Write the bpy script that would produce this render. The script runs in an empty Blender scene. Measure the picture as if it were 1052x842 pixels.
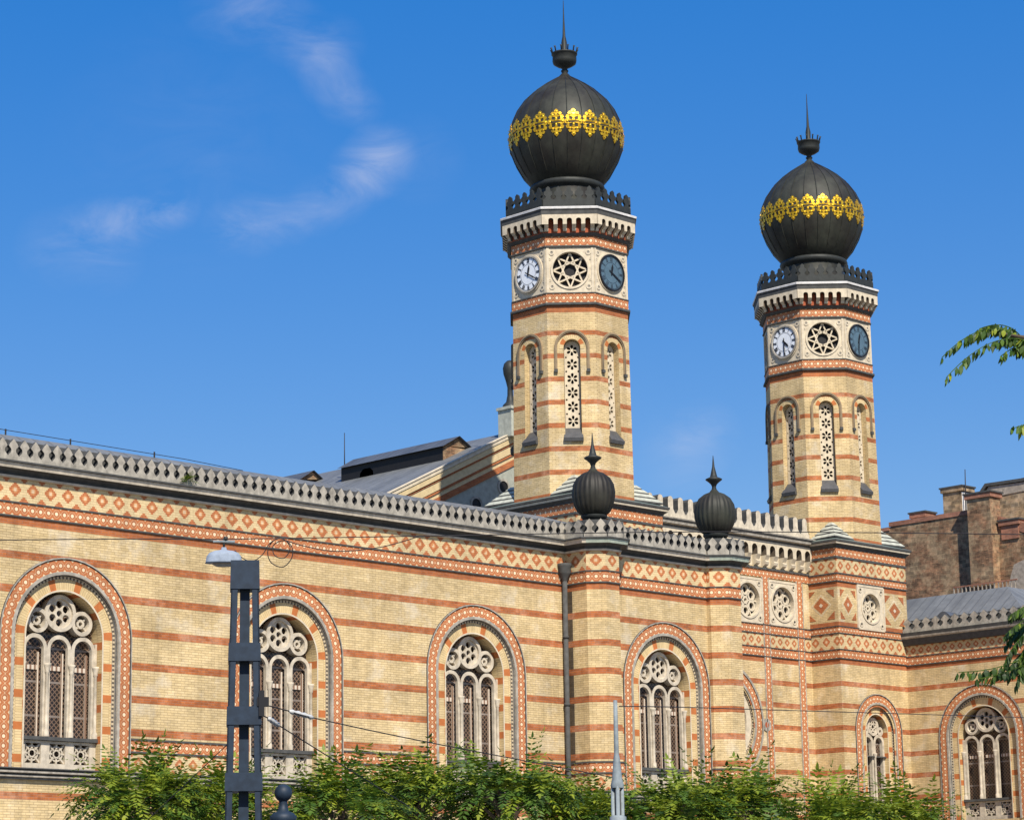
import bpy, bmesh, math, random
from mathutils import Vector, Matrix
from mathutils.geometry import tessellate_polygon
random.seed(7)
PI = math.pi
scn = bpy.context.scene
COL = scn.collection

# ------------------------------------------------------------------ camera
cam_d = bpy.data.cameras.new("Camera")
cam = bpy.data.objects.new("Camera", cam_d)
COL.objects.link(cam)
R = Matrix(((0.71073378, -0.13579711, -0.69022942),
            (-0.70328558, -0.15908288, -0.69287952),
            (-0.01571265, 0.97788127, -0.20856972)))
EYE = Vector((0, 0, 1.7))
cam.matrix_world = Matrix.Translation(EYE) @ R.to_4x4()
cam_d.sensor_width = 36
cam_d.lens = 88.533
cam_d.clip_start = 0.5
cam_d.clip_end = 6000
scn.camera = cam
FPX = 2587.14

def ray(px, py):
    return (R @ Vector((px - 526, -(py - 421), -FPX))).normalized()
def at(px, py, dist):
    "a surveyed point: photo direction + its real horizontal distance"
    r = ray(px, py)
    return EYE + r * (dist / math.hypot(r.x, r.y))

# ------------------------------------------------------------------ material helper
class E:
    def __init__(self, g, s): self.g, self.s = g, s
    def _m(self, op, *a):
        n = self.g.nodes.new('ShaderNodeMath'); n.operation = op
        for i, x in enumerate((self,) + a):
            if isinstance(x, E): self.g.links.new(x.s, n.inputs[i])
            else: n.inputs[i].default_value = x
        return E(self.g, n.outputs[0])
    def __add__(s, o): return s._m('ADD', o)
    def __sub__(s, o): return s._m('SUBTRACT', o)
    def __mul__(s, o): return s._m('MULTIPLY', o)
    def __truediv__(s, o): return s._m('DIVIDE', o)
    def abs(s): return s._m('ABSOLUTE')
    def floor(s): return s._m('FLOOR')
    def frac(s): return s._m('FRACT')
    def lt(s, o): return s._m('LESS_THAN', o)
    def gt(s, o): return s._m('GREATER_THAN', o)
    def min(s, o): return s._m('MINIMUM', o)
    def max(s, o): return s._m('MAXIMUM', o)
    def pow(s, o): return s._m('POWER', o)
    def sqrt(s): return s._m('SQRT')
    def ramp(s, a, b, c=0.0, d=1.0):
        n = s.g.nodes.new('ShaderNodeMapRange'); s.g.links.new(s.s, n.inputs[0])
        n.inputs[1].default_value, n.inputs[2].default_value = a, b
        n.inputs[3].default_value, n.inputs[4].default_value = c, d
        return E(s.g, n.outputs[0])

class Mat:
    def __init__(self, name, rough=0.8, metal=0.0, spec=0.3):
        self.m = bpy.data.materials.new(name); self.m.use_nodes = True
        self.t = self.m.node_tree; self.nodes = self.t.nodes; self.links = self.t.links
        self.b = self.nodes['Principled BSDF']
        self.b.inputs['Roughness'].default_value = rough
        self.b.inputs['Metallic'].default_value = metal
        self.b.inputs['Specular IOR Level'].default_value = spec
        self._uv = None
    def uv(self):
        if not self._uv:
            tc = self.nodes.new('ShaderNodeTexCoord'); sp = self.nodes.new('ShaderNodeSeparateXYZ')
            self.links.new(tc.outputs['UV'], sp.inputs[0]); self.uvsock = tc.outputs['UV']
            self._uv = (E(self, sp.outputs[0]), E(self, sp.outputs[1]))
        return self._uv
    def noise(self, scale, detail=4, rough=0.55, stretch=None):
        n = self.nodes.new('ShaderNodeTexNoise'); n.inputs['Scale'].default_value = scale
        n.inputs['Detail'].default_value = detail; n.inputs['Roughness'].default_value = rough
        ge = self.nodes.new('ShaderNodeNewGeometry'); src = ge.outputs['Position']
        if stretch:
            mp = self.nodes.new('ShaderNodeMapping'); mp.inputs['Scale'].default_value = stretch
            self.links.new(src, mp.inputs[0]); src = mp.outputs[0]
        self.links.new(src, n.inputs['Vector'])
        return E(self, n.outputs['Fac'])
    def island(self):
        ge = self.nodes.new('ShaderNodeNewGeometry'); return E(self, ge.outputs['Random Per Island'])
    def mix(self, fac, a, b, mode='MIX'):
        n = self.nodes.new('ShaderNodeMix'); n.data_type = 'RGBA'; n.blend_type = mode
        for idx, x in ((0, fac), (6, a), (7, b)):
            if isinstance(x, E): self.links.new(x.s, n.inputs[idx])
            elif isinstance(x, (tuple, list)): n.inputs[idx].default_value = (*x[:3], 1)
            else: n.inputs[idx].default_value = x
        return E(self, n.outputs[2])
    def tint(self, col, e):
        "multiply colour by scalar"
        n = self.nodes.new('ShaderNodeVectorMath'); n.operation = 'SCALE'
        if isinstance(col, E): self.links.new(col.s, n.inputs[0])
        else: n.inputs[0].default_value = col[:3]
        self.links.new(e.s, n.inputs['Scale']); return E(self, n.outputs[0])
    def color(self, c):
        if isinstance(c, E): self.links.new(c.s, self.b.inputs['Base Color'])
        else: self.b.inputs['Base Color'].default_value = (*c[:3], 1)
        return self
    def bump(self, e, strength=0.3, dist=0.02):
        n = self.nodes.new('ShaderNodeBump'); n.inputs['Strength'].default_value = strength
        n.inputs['Distance'].default_value = dist
        self.links.new(e.s, n.inputs['Height']); self.links.new(n.outputs[0], self.b.inputs['Normal'])
        return self

YEL1, YEL2, YMORT = (0.655, 0.502, 0.268), (0.575, 0.43, 0.212), (0.40, 0.29, 0.15)
RED1, RED2 = (0.45, 0.145, 0.042), (0.36, 0.105, 0.030)
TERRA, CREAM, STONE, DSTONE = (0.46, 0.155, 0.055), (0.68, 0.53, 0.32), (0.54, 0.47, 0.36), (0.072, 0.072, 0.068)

def brick_color(g, c1, c2, cm, bw=0.27, rh=0.08, ms=0.009):
    g.uv()
    n = g.nodes.new('ShaderNodeTexBrick'); g.links.new(g.uvsock, n.inputs['Vector'])
    n.inputs['Scale'].default_value = 1.0
    n.inputs['Color1'].default_value = (*c1, 1); n.inputs['Color2'].default_value = (*c2, 1)
    n.inputs['Mortar'].default_value = (*cm, 1)
    n.inputs['Mortar Size'].default_value = ms; n.inputs['Mortar Smooth'].default_value = 0.3
    n.inputs['Brick Width'].default_value = bw; n.inputs['Row Height'].default_value = rh
    return E(g, n.outputs['Color']), E(g, n.outputs['Fac'])

def weather(g, c, lo=0.8, hi=1.12):
    a = g.noise(0.55, 5).ramp(0.3, 0.7, lo, hi)
    b = g.noise(5.0, 3).ramp(0.3, 0.7, 0.9, 1.08)
    s = g.noise(1.0, 6, 0.65, (2.4, 2.4, 0.16)).ramp(0.48, 0.76, 1.0, 0.74)
    return g.tint(c, a * b * s)

def m_brick(name, stripe=None, c1=YEL1, c2=YEL2, cm=YMORT, lo=0.76, hi=1.13, pale=True):
    g = Mat(name, 0.85)
    c, fac = brick_color(g, c1, c2, cm)
    # course-to-course tint change and salt bloom
    u, v = g.uv()
    row = (v / 0.08).floor()
    w = g.nodes.new('ShaderNodeTexWhiteNoise'); w.noise_dimensions = '2D'
    cb = g.nodes.new('ShaderNodeCombineXYZ'); g.links.new(row.s, cb.inputs[0])
    off = (row * 0.5)
    colm = ((u / 0.27) + off).floor(); g.links.new(colm.s, cb.inputs[1]); g.links.new(cb.outputs[0], w.inputs['Vector'])
    wn = E(g, w.outputs['Value'])
    c = g.tint(c, wn.ramp(0, 1, 0.91, 1.08))
    if pale:
        c = g.mix(g.noise(0.9, 6, 0.65).ramp(0.54, 0.70, 0, 0.55), c, (0.68, 0.60, 0.46))
    if stripe:
        o, p, wd = stripe
        rc, _ = brick_color(g, RED1, RED2, (0.36, 0.17, 0.10))
        rc = g.tint(rc, wn.ramp(0, 1, 0.78, 1.18))
        rc = g.mix(g.noise(1.1, 6, 0.7).ramp(0.5, 0.72, 0, 0.5), rc, (0.60, 0.40, 0.27))
        k = ((v - o) / p).frac().lt(wd / p)
        c = g.mix(k, c, rc)
    c = weather(g, c, lo, hi)
    g.color(c); g.bump(fac * -1.0 + wn * 0.3, 0.5, 0.012)
    return g.m

def m_old(name, c1, c2, cm, patch, lo, hi):
    m = m_brick(name, None, c1, c2, cm, lo, hi, pale=False); g = m.node_tree; b = g.nodes['Principled BSDF']; G = Mat.__new__(Mat); G._uv = None; G.m, G.t, G.nodes, G.links, G.b = m, g, g.nodes, g.links, b
    src = E(G, b.inputs['Base Color'].links[0].from_socket)
    bc, bf = brick_color(G, (1.35, 1.2, 1.1), (.5, .48, .46), (1.0, .95, .85), .62, .26, .03)
    k = G.noise(.8, 7, .7).ramp(.45, .58, 0, .9); c = G.mix(k, src, patch); c = G.mix(.8, c, bc, 'MULTIPLY'); c = G.tint(c, G.noise(2.6, 6, .7).ramp(.3, .7, .55, 1.45)); G.color(c); return m

def m_octband(name, a=TERRA, b=CREAM):
    "terracotta band, one unit high: row of pale octagons with dots between"
    g = Mat(name, 0.75); u, v = g.uv(); p = 0.78
    x = (((u / p) + 0.5).frac() - 0.5).abs() * p
    y = (v - 0.5).abs()
    o = x.max(y).max((x + y) * 0.72)
    x2 = ((u / p).frac() - 0.5).abs() * p
    small = (x2 + y * 1.0)
    y3 = (y * -1.0) + 0.5
    edge = x2 + y3
    c = g.mix(o.lt(0.325), a, tuple(0.6 * i + 0.4 * j for i, j in zip(a, b)))
    c = g.mix(o.lt(0.275), c, tuple(i * 0.86 for i in a))
    c = g.mix(o.lt(0.15), c, (0.76, 0.61, 0.40))
    c = g.mix(small.lt(0.07), c, b)
    c = g.mix(edge.lt(0.165), c, b)
    c = weather(g, c, 0.85, 1.1)
    g.color(c); g.bump(o, 0.3, 0.02); return g.m

def m_diamond(name, yel=(0.66, 0.51, 0.28), red=(0.47, 0.16, 0.06)):
    g = Mat(name, 0.8); u, v = g.uv(); p = 0.87; q = 13.8
    uq = ((u * q).floor() + 0.5) / q; vq = ((v * q).floor() + 0.5) / q
    x = (((uq / p) + 0.5).frac() - 0.5).abs() * p
    y = (vq - 0.5).abs()
    d = x + y
    x2 = ((uq / p).frac() - 0.5).abs() * p
    y2 = (y * -1.0) + 0.5
    h = x2 + y2
    c = g.mix(d.lt(0.35), yel, red)
    c = g.mix(d.lt(0.165), c, (0.60, 0.26, 0.10))
    c = g.mix(d.lt(0.09), c, (0.72, 0.52, 0.32))
    c = g.mix(h.lt(0.265), c, red)
    c = weather(g, c, 0.85, 1.1)
    bc, fac = brick_color(g, (1, 1, 1), (0.86, 0.86, 0.86), (0.72, 0.7, 0.66), 0.32, 0.105, 0.012)
    c = g.mix(0.85, c, bc, 'MULTIPLY')
    g.color(c); g.bump(fac * -1.0, 0.4, 0.012); return g.m

def m_plain(name, c, rough=0.8, metal=0.0, var=0.2, sc=2.0, streak=0.0, bump=0.0, spec=0.3, c2=None):
    g = Mat(name, rough, metal, spec)
    col = g.mix(g.noise(sc, 5).ramp(0.35, 0.68), c, c2) if c2 else c
    k = g.noise(sc * 2.3, 5).ramp(0.3, 0.7, 1 - var, 1 + var * 0.6)
    if streak: k = k * g.noise(1.6, 5, 0.6, (2.5, 2.5, 0.25)).ramp(0.45, 0.75, 1.0, 1 - streak)
    g.color(g.tint(col, k))
    if bump: g.bump(g.noise(14, 4), bump, 0.02)
    return g.m

def m_dentil(name):
    g = Mat(name, 0.8); u, v = g.uv()
    k = (u / 0.135).frac().lt(0.5)
    g.color(g.mix(k, (0.50, 0.41, 0.27), (0.10, 0.08, 0.06))); return g.m
def m_beads(name):
    g = Mat(name, 0.8); u, v = g.uv()
    k = (u / 0.16).frac().lt(0.45)
    g.color(g.mix(k, (0.58, 0.50, 0.40), (0.22, 0.13, 0.085))); return g.m
def m_vouss(name):
    g = Mat(name, 0.85); c, fac = brick_color(g, YEL1, YEL2, YMORT, 0.085, 0.26)
    u, v = g.uv(); k = ((u.abs() + 0.62) / 0.98).frac().lt(0.25)
    c = g.mix(k, c, RED1); g.color(weather(g, c, 0.88, 1.1)); return g.m
def m_lattice(name):
    g = Mat(name, 0.35, 0, 0.5); u, v = g.uv(); p = 0.17
    a = ((u + v) / p).frac(); b = ((u - v) / p).frac()
    d = (a - 0.5).abs().min((b - 0.5).abs())
    c = g.mix(d.lt(0.13), (0.016, 0.011, 0.009), (0.165, 0.105, 0.068))
    a2 = ((v / 1.05).frac() - 0.5).abs()
    c = g.mix(a2.lt(0.03), c, (0.22, 0.18, 0.15))
    c = g.tint(c, g.noise(1.2, 3).ramp(0.3, 0.7, 0.7, 1.3))
    g.color(c); return g.m
def m_seam(name, c, pitch=0.6, metal=0.0, rough=0.55):
    g = Mat(name, rough, metal, 0.4); u, v = g.uv()
    k = ((u / pitch).frac() - 0.5).abs()
    sid = (u / pitch).floor()
    w = g.nodes.new('ShaderNodeTexWhiteNoise'); w.noise_dimensions = '1D'; g.links.new(sid.s, w.inputs['W'])
    cc = g.tint(c, E(g, w.outputs['Value']).ramp(0, 1, 0.88, 1.1) * g.noise(0.8, 5).ramp(0.3, 0.7, 0.8, 1.12))
    g.color(g.mix(k.lt(0.05), g.tint(cc, g.noise(3.0, 4, .6, (1, 1, .3)).ramp(.35, .7, .86, 1.1)), tuple(i * 0.68 for i in c)))
    g.bump(k.lt(0.06), 0.8, 0.03); return g.m
def m_leaf(name, c1, c2):
    g = Mat(name, 0.5, 0, 0.35)
    col = g.mix(g.island(), c1, c2)
    g.color(col)
    tr = g.nodes.new('ShaderNodeBsdfTranslucent'); g.links.new(col.s, tr.inputs['Color'])
    mx = g.nodes.new('ShaderNodeMixShader'); mx.inputs[0].default_value = 0.35
    g.links.new(g.b.outputs[0], mx.inputs[1]); g.links.new(tr.outputs[0], mx.inputs[2])
    g.links.new(mx.outputs[0], g.nodes['Material Output'].inputs[0]); return g.m

M = dict(
    brick=m_brick('yellow_brick_striped', (14.66, 1.045, 0.235)),
    brick_plain=m_brick('yellow_brick'),
    brick_tower=m_brick('tower_brick_striped', (28.02 - 0.11 - 1.036 * 20, 1.036, 0.22)),
    red=m_brick('red_brick', None, RED1, RED2, (0.36, 0.17, 0.10), pale=False),
    red_dark=m_plain('red_recess', (0.34, 0.085, 0.035)),
    oct=m_octband('octagon_tile_band'), dia=m_diamond('diamond_brick_frieze'),
    stone=m_plain('pale_stone', STONE, 0.85, var=0.28, streak=0.25, bump=0.25),
    stone_grey=m_plain('weathered_grey_stone', (0.37, 0.335, 0.275), 0.88, var=0.35, streak=0.4, bump=0.3),
    stone_white=m_plain('cream_stone', (0.60, 0.515, 0.375), 0.85, var=0.2, streak=0.15, bump=0.2),
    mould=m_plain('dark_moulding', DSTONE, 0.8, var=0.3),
    copper_white=m_plain('pale_patina_sheet', (0.44, 0.45, 0.37), 0.6, var=0.2, streak=0.3),
    copper_green=m_plain('green_patina_sheet', (0.13, 0.17, 0.15), 0.6, var=0.3),
    dome=m_plain('dark_patinated_copper', (0.026, 0.023, 0.018), 0.58, 0.1, 0.35, 0.7, streak=0.35, spec=0.32, c2=(0.043, 0.046, 0.033)),
    iron=m_plain('dark_iron', (0.034, 0.037, 0.034), 0.55, 0.2, 0.25),
    gold=m_plain('gilding', (0.90, 0.56, 0.035), 0.38, 0.7, 0.4, 3.0, c2=(0.70, 0.40, 0.03)),
    dark=m_plain('dark_opening', (0.012, 0.011, 0.011), 0.6),
    sillmetal=m_plain('sill_sheet_metal', (0.085, 0.085, 0.085), 0.6, 0.2),
    dentil=m_dentil('dentil_course'), beads=m_beads('beaded_jamb'), vouss=m_vouss('voussoir_brick'),
    lattice=m_lattice('leaded_lattice_glass'),
    dial_white=m_plain('white_dial', (0.74, 0.77, 0.80), 0.35, var=0.05),
    dial_blue=m_plain('slate_blue_dial', (0.085, 0.14, 0.18), 0.3, var=0.15),
    black=m_plain('black_paint', (0.012, 0.012, 0.014), 0.5),
    numeral_grey=m_plain('numeral_grey', (0.04, 0.06, 0.08), 0.5),
    zinc=m_seam('zinc_sheet_roof', (0.150, 0.157, 0.158)),
    zinc_dark=m_seam('dark_sheet_roof', (0.085, 0.095, 0.11)),
    stucco=m_plain('grey_green_stucco', (0.34, 0.35, 0.29), 0.9, var=0.2),
    ochre=m_plain('ochre_gable_band', (0.60, 0.47, 0.26), 0.85, var=0.15),
    brown=m_old('brown_brick', (0.30, 0.165, 0.088), (0.14, 0.080, 0.046), (0.22, 0.175, 0.12), (0.33, 0.25, 0.155), .65, 1.35),
    patina_light=m_plain('light_patina', (0.40, 0.45, 0.36), 0.7, var=0.25, streak=0.3),
    stone_shaded=m_plain('shaded_side_stone', (0.13, 0.10, 0.07), 0.9, var=0.3),  # dark bracket sides and soffits, imitating the shaded gaps of the corbel tables
    hood=m_plain('brown_stone', (0.27, 0.20, 0.12), 0.85, var=0.25),
    brick_pipe_shade=m_brick('shaded_brick_striped', (14.66, 1.045, 0.235), (0.12, 0.085, 0.05), (0.09, 0.065, 0.04), (0.08, 0.06, 0.04), pale=False),
    brown_red=m_brick('reddish_brick', None, (0.40, 0.17, 0.10), (0.28, 0.12, 0.07), (0.30, 0.2, 0.15), 0.7, 1.2, pale=False),
    tan=m_old('tan_brick', (0.40, 0.29, 0.16), (0.27, 0.19, 0.11), (0.25, 0.21, 0.16), (0.36, 0.29, 0.20), .7, 1.2),
    off_white=m_plain('off_white_finish', (0.72, 0.70, 0.66), 0.9),
    render_grey=m_plain('patchy_render', (0.36, 0.31, 0.25), 0.9, var=0.35),
    post=m_plain('blue_black_paint', (0.017, 0.030, 0.050), 0.55, 0.0, 0.3, 5.0, spec=0.3),
    postgrey=m_plain('pale_grey_paint', (0.22, 0.255, 0.265), 0.65, 0, 0.3, 6.0),
    lampgrey=m_plain('lamp_enamel', (0.26, 0.31, 0.38), 0.65, 0, 0.2, 9.0, streak=.2),
    lampglass=m_plain('lamp_bowl', (0.40, 0.33, 0.25), 0.3, 0, 0.2, 9.0),
    wire=m_plain('wire', (0.025, 0.022, 0.022), 0.6),
    ceramic=m_plain('insulator_ceramic', (0.52, 0.52, 0.50), 0.35),
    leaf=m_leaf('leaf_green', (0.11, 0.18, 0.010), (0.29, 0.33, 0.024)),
    leaf_shade=m_leaf('leaf_green_shaded', (0.018, 0.045, 0.008), (0.06, 0.11, 0.014)),  # shaded copy of the leaf green
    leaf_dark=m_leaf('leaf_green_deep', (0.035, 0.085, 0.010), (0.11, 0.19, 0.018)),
    bark=m_plain('bark', (0.10, 0.075, 0.05), 0.9, var=0.3, bump=0.5),
    asphalt=m_plain('asphalt', (0.05, 0.05, 0.052), 0.9, var=0.2, bump=0.2),
    paving=m_plain('paving', (0.27, 0.26, 0.24), 0.9, var=0.2, bump=0.2),
    paint=m_plain('road_paint', (0.75, 0.75, 0.72), 0.7),
    earth=m_plain('city_ground', (0.20, 0.185, 0.16), 0.95, var=0.2),
)

# ------------------------------------------------------------------ mesh builder
class Frame:
    def __init__(self, ox, oy, nx, ny):
        self.o = (ox, oy); l = math.hypot(nx, ny); self.n = (nx / l, ny / l); self.u = (-self.n[1], self.n[0])
    def P(self, s, z, d=0.0):
        return (self.o[0] + self.u[0] * s + self.n[0] * d, self.o[1] + self.u[1] * s + self.n[1] * d, z)

def root_loc(p):
    v = Vector((0, 0, 0))
    while p is not None:
        v += p.location; p = p.parent
    return v

class MB:
    def __init__(self): self.v, self.f, self.uv, self.m, self.sm, self.mats = [], [], [], [], [], []
    def face(self, pts, mat, uvs=None, smooth=False):
        i = len(self.v); self.v += [tuple(p) for p in pts]; self.f.append(list(range(i, i + len(pts))))
        self.uv.append(uvs or [(p[0] + p[1], p[2]) for p in pts])
        if mat not in self.mats: self.mats.append(mat)
        self.m.append(self.mats.index(mat)); self.sm.append(smooth)
    def build(self, name, parent=None, merge=True, loc=None):
        base = root_loc(parent) if parent else Vector(loc or (0, 0, 0))
        me = bpy.data.meshes.new(name)
        me.from_pydata([(x - base.x, y - base.y, z - base.z) for x, y, z in self.v], [], self.f)
        ul = me.uv_layers.new(name='UVMap')
        flat = [c for f in self.uv for uv in f for c in uv]
        ul.data.foreach_set('uv', flat)
        me.polygons.foreach_set('material_index', self.m)
        me.polygons.foreach_set('use_smooth', self.sm)
        for k in self.mats: me.materials.append(M[k])
        if merge:
            bm = bmesh.new(); bm.from_mesh(me); bmesh.ops.remove_doubles(bm, verts=bm.verts, dist=0.0006)
            bm.to_mesh(me); bm.free()
        me.update()
        o = bpy.data.objects.new(name, me); COL.objects.link(o)
        if parent: o.parent = parent
        else: o.location = base
        return o
    # --- shapes in a wall frame
    def quad(self, F, s0, s1, z0, z1, d, mat, unit=False, us=0.0):
        if unit:
            h = z1 - z0; uv = [((s0 - us) / h, 0), ((s1 - us) / h, 0), ((s1 - us) / h, 1), ((s0 - us) / h, 1)]
        else: uv = [(s0, z0), (s1, z0), (s1, z1), (s0, z1)]
        self.face([F.P(s0, z0, d), F.P(s1, z0, d), F.P(s1, z1, d), F.P(s0, z1, d)], mat, uv)
    def box(self, F, s0, s1, z0, z1, d0, d1, mat, unit=False):
        self.quad(F, s0, s1, z0, z1, d1, mat, unit)
        P = F.P
        self.face([P(s0, z0, d0), P(s0, z0, d1), P(s0, z1, d1), P(s0, z1, d0)], mat, [(d0, z0), (d1, z0), (d1, z1), (d0, z1)])
        self.face([P(s1, z0, d1), P(s1, z0, d0), P(s1, z1, d0), P(s1, z1, d1)], mat, [(d1, z0), (d0, z0), (d0, z1), (d1, z1)])
        self.face([P(s0, z1, d1), P(s1, z1, d1), P(s1, z1, d0), P(s0, z1, d0)], mat, [(s0, d1), (s1, d1), (s1, d0), (s0, d0)])
        self.face([P(s0, z0, d0), P(s1, z0, d0), P(s1, z0, d1), P(s0, z0, d1)], mat, [(s0, d0), (s1, d0), (s1, d1), (s0, d1)])
        self.face([P(s1, z0, d0), P(s0, z0, d0), P(s0, z1, d0), P(s1, z1, d0)], mat, [(s1, z0), (s0, z0), (s0, z1), (s1, z1)])
    def poly(self, F, loops, d1, d0, mat, side=None, back=False):
        side = side or mat
        flat = [p for l in loops for p in l]
        tris = tessellate_polygon([[Vector((s, z, 0)) for s, z in l] for l in loops])
        for t in tris:
            a, b, c = (flat[i] for i in t)
            if (b[0] - a[0]) * (c[1] - a[1]) - (b[1] - a[1]) * (c[0] - a[0]) < 0: b, c = c, b
            self.face([F.P(*a, d1), F.P(*b, d1), F.P(*c, d1)], mat, [a, b, c])
            if back: self.face([F.P(*a, d0), F.P(*c, d0), F.P(*b, d0)], mat, [a, c, b])
        if d0 != d1:
            for l in loops:
                L = 0
                for i in range(len(l)):
                    a, b = l[i], l[(i + 1) % len(l)]; n = L + math.dist(a, b)
                    self.face([F.P(*a, d1), F.P(*a, d0), F.P(*b, d0), F.P(*b, d1)], side, [(L, d1), (L, d0), (n, d0), (n, d1)]); L = n
    def ring(self, F, sc, zs, r0, r1, zb, d, mat, din=None, dout=None, side=None, unit=False, n=26):
        "stilted arch band; u runs along it with 0 at the apex"
        side = side or mat; rm = (r0 + r1) / 2; h = (r1 - r0) if unit else 1.0
        pts = []
        if zb < zs: pts.append((PI, zb))
        for i in range(n + 1): pts.append((PI - PI * i / n, None))
        if zb < zs: pts.append((0.0, zb))
        def pos(r, k):
            a, z = pts[k]
            return (sc + r * math.cos(a), z if z is not None else zs + r * math.sin(a))
        L = []; tot = 0
        for k in range(len(pts)):
            if k: tot += math.dist(pos(rm, k - 1), pos(rm, k))
            L.append(tot)
        for k in range(len(pts) - 1):
            u0, u1 = (L[k] - tot / 2) / h, (L[k + 1] - tot / 2) / h
            v0, v1 = (0, 1) if unit else (0, r1 - r0)
            a, b, c, e = pos(r0, k), pos(r1, k), pos(r1, k + 1), pos(r0, k + 1)
            self.face([F.P(*a, d), F.P(*b, d), F.P(*c, d), F.P(*e, d)][::-1], mat, [(u0, v0), (u0, v1), (u1, v1), (u1, v0)][::-1])
            if din is not None: self.face([F.P(*a, d), F.P(*e, d), F.P(*e, din), F.P(*a, din)], side, [(u0, 0), (u1, 0), (u1, d - din), (u0, d - din)])
            if dout is not None: self.face([F.P(*b, dout), F.P(*c, dout), F.P(*c, d), F.P(*b, d)], side, [(u0, 0), (u1, 0), (u1, d - dout), (u0, d - dout)])
    def circ(self, F, sc, zc, r0, r1, d, mat, din=None, dout=None, unit=False, n=32, a0=0.0):
        rm = (r0 + r1) / 2; h = (r1 - r0) if unit else 1.0
        for k in range(n):
            t0, t1 = a0 + 2 * PI * k / n, a0 + 2 * PI * (k + 1) / n
            q = lambda r, t: (sc + r * math.cos(t), zc + r * math.sin(t))
            a, b, c, e = q(r0, t0), q(r1, t0), q(r1, t1), q(r0, t1)
            u0, u1 = t0 * rm / h, t1 * rm / h; v1 = 1 if unit else r1 - r0
            self.face([F.P(*a, d), F.P(*b, d), F.P(*c, d), F.P(*e, d)], mat, [(u0, 0), (u0, v1), (u1, v1), (u1, 0)])
            if din is not None: self.face([F.P(*a, d), F.P(*e, d), F.P(*e, din), F.P(*a, din)], mat)
            if dout is not None: self.face([F.P(*b, dout), F.P(*c, dout), F.P(*c, d), F.P(*b, d)], mat)
    def disc(self, F, sc, zc, r, d, mat, n=28):
        l = [(sc + r * math.cos(2 * PI * k / n), zc + r * math.sin(2 * PI * k / n)) for k in range(n)]
        self.face([F.P(*p, d) for p in l], mat, l)
    def bar(self, F, a, b, w, d1, d0, mat):
        a, b = Vector(a), Vector(b); t = (b - a).normalized() * (w / 2); nn = Vector((-t.y, t.x))
        l = [tuple(a - nn), tuple(b - nn), tuple(b + nn), tuple(a + nn)]
        self.face([F.P(*p, d1) for p in l], mat, l)
        for i in range(4):
            p, q = l[i], l[(i + 1) % 4]
            self.face([F.P(*p, d1), F.P(*p, d0), F.P(*q, d0), F.P(*q, d1)], mat)
    # --- sweeps
    def sweep(self, path, prof, mat, closed=False, unit=False, caps=False):
        op = offsets(path, closed); n = len(path)
        h = (prof[-1][1] - prof[0][1]) if unit else 1.0
        L = [0.0]
        for i in range(n): L.append(L[-1] + math.dist(path[i], path[(i + 1) % n]))
        for i in range(n if closed else n - 1):
            j = (i + 1) % n
            mid = (L[i] + L[i + 1]) / 2 if unit else 0.0
            u0, u1 = (L[i] - mid) / h, (L[i + 1] - mid) / h
            vv = 0.0
            for k in range(len(prof) - 1):
                (d0, z0), (d1, z1) = prof[k], prof[k + 1]
                if unit: v0, v1 = (z0 - prof[0][1]) / h, (z1 - prof[0][1]) / h
                elif abs(z1 - z0) > 1e-4: v0, v1 = z0, z1
                else: v0, v1 = z0, z0 + abs(d1 - d0)
                P = lambda q, d, z: (path[q][0] + op[q][0] * d, path[q][1] + op[q][1] * d, z)
                self.face([P(i, d0, z0), P(j, d0, z0), P(j, d1, z1), P(i, d1, z1)], mat, [(u0, v0), (u1, v0), (u1, v1), (u0, v1)])
    def tube(self, pts, radii, mat, n=8, cap=True):
        pts = [Vector(p) for p in pts]
        if not isinstance(radii, (list, tuple)): radii = [radii] * len(pts)
        rings = []; prev = None
        for i, p in enumerate(pts):
            t = (pts[min(i + 1, len(pts) - 1)] - pts[max(i - 1, 0)]).normalized()
            if prev is None: prev = t.orthogonal().normalized()
            prev = (prev - t * prev.dot(t)).normalized(); b = t.cross(prev)
            rings.append([p + (prev * math.cos(2 * PI * k / n) + b * math.sin(2 * PI * k / n)) * radii[i] for k in range(n)])
        for i in range(len(rings) - 1):
            for k in range(n):
                q = (k + 1) % n
                self.face([rings[i][k], rings[i][q], rings[i + 1][q], rings[i + 1][k]], mat,
                          [(k / n, i * .3), ((k + 1) / n, i * .3), ((k + 1) / n, i * .3 + .3), (k / n, i * .3 + .3)], True)
        if cap: self.face(rings[0][::-1], mat); self.face(rings[-1], mat)
    def lathe(self, c, prof, n, mat, lobes=0, amp=0.0, smooth=True):
        def P(r, z, k):
            t = 2 * PI * k / n
            if lobes: r = r * (1 - amp + amp * abs(math.sin(lobes * t / 2)) ** 0.6)
            return (c[0] + r * math.cos(t), c[1] + r * math.sin(t), z)
        for i in range(len(prof) - 1):
            (r0, z0), (r1, z1) = prof[i], prof[i + 1]
            for k in range(n):
                pts = [P(r0, z0, k), P(r0, z0, k + 1), P(r1, z1, k + 1), P(r1, z1, k)]
                self.face(pts, mat, [(k / n, z0), ((k + 1) / n, z0), ((k + 1) / n, z1), (k / n, z1)], smooth)

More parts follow.
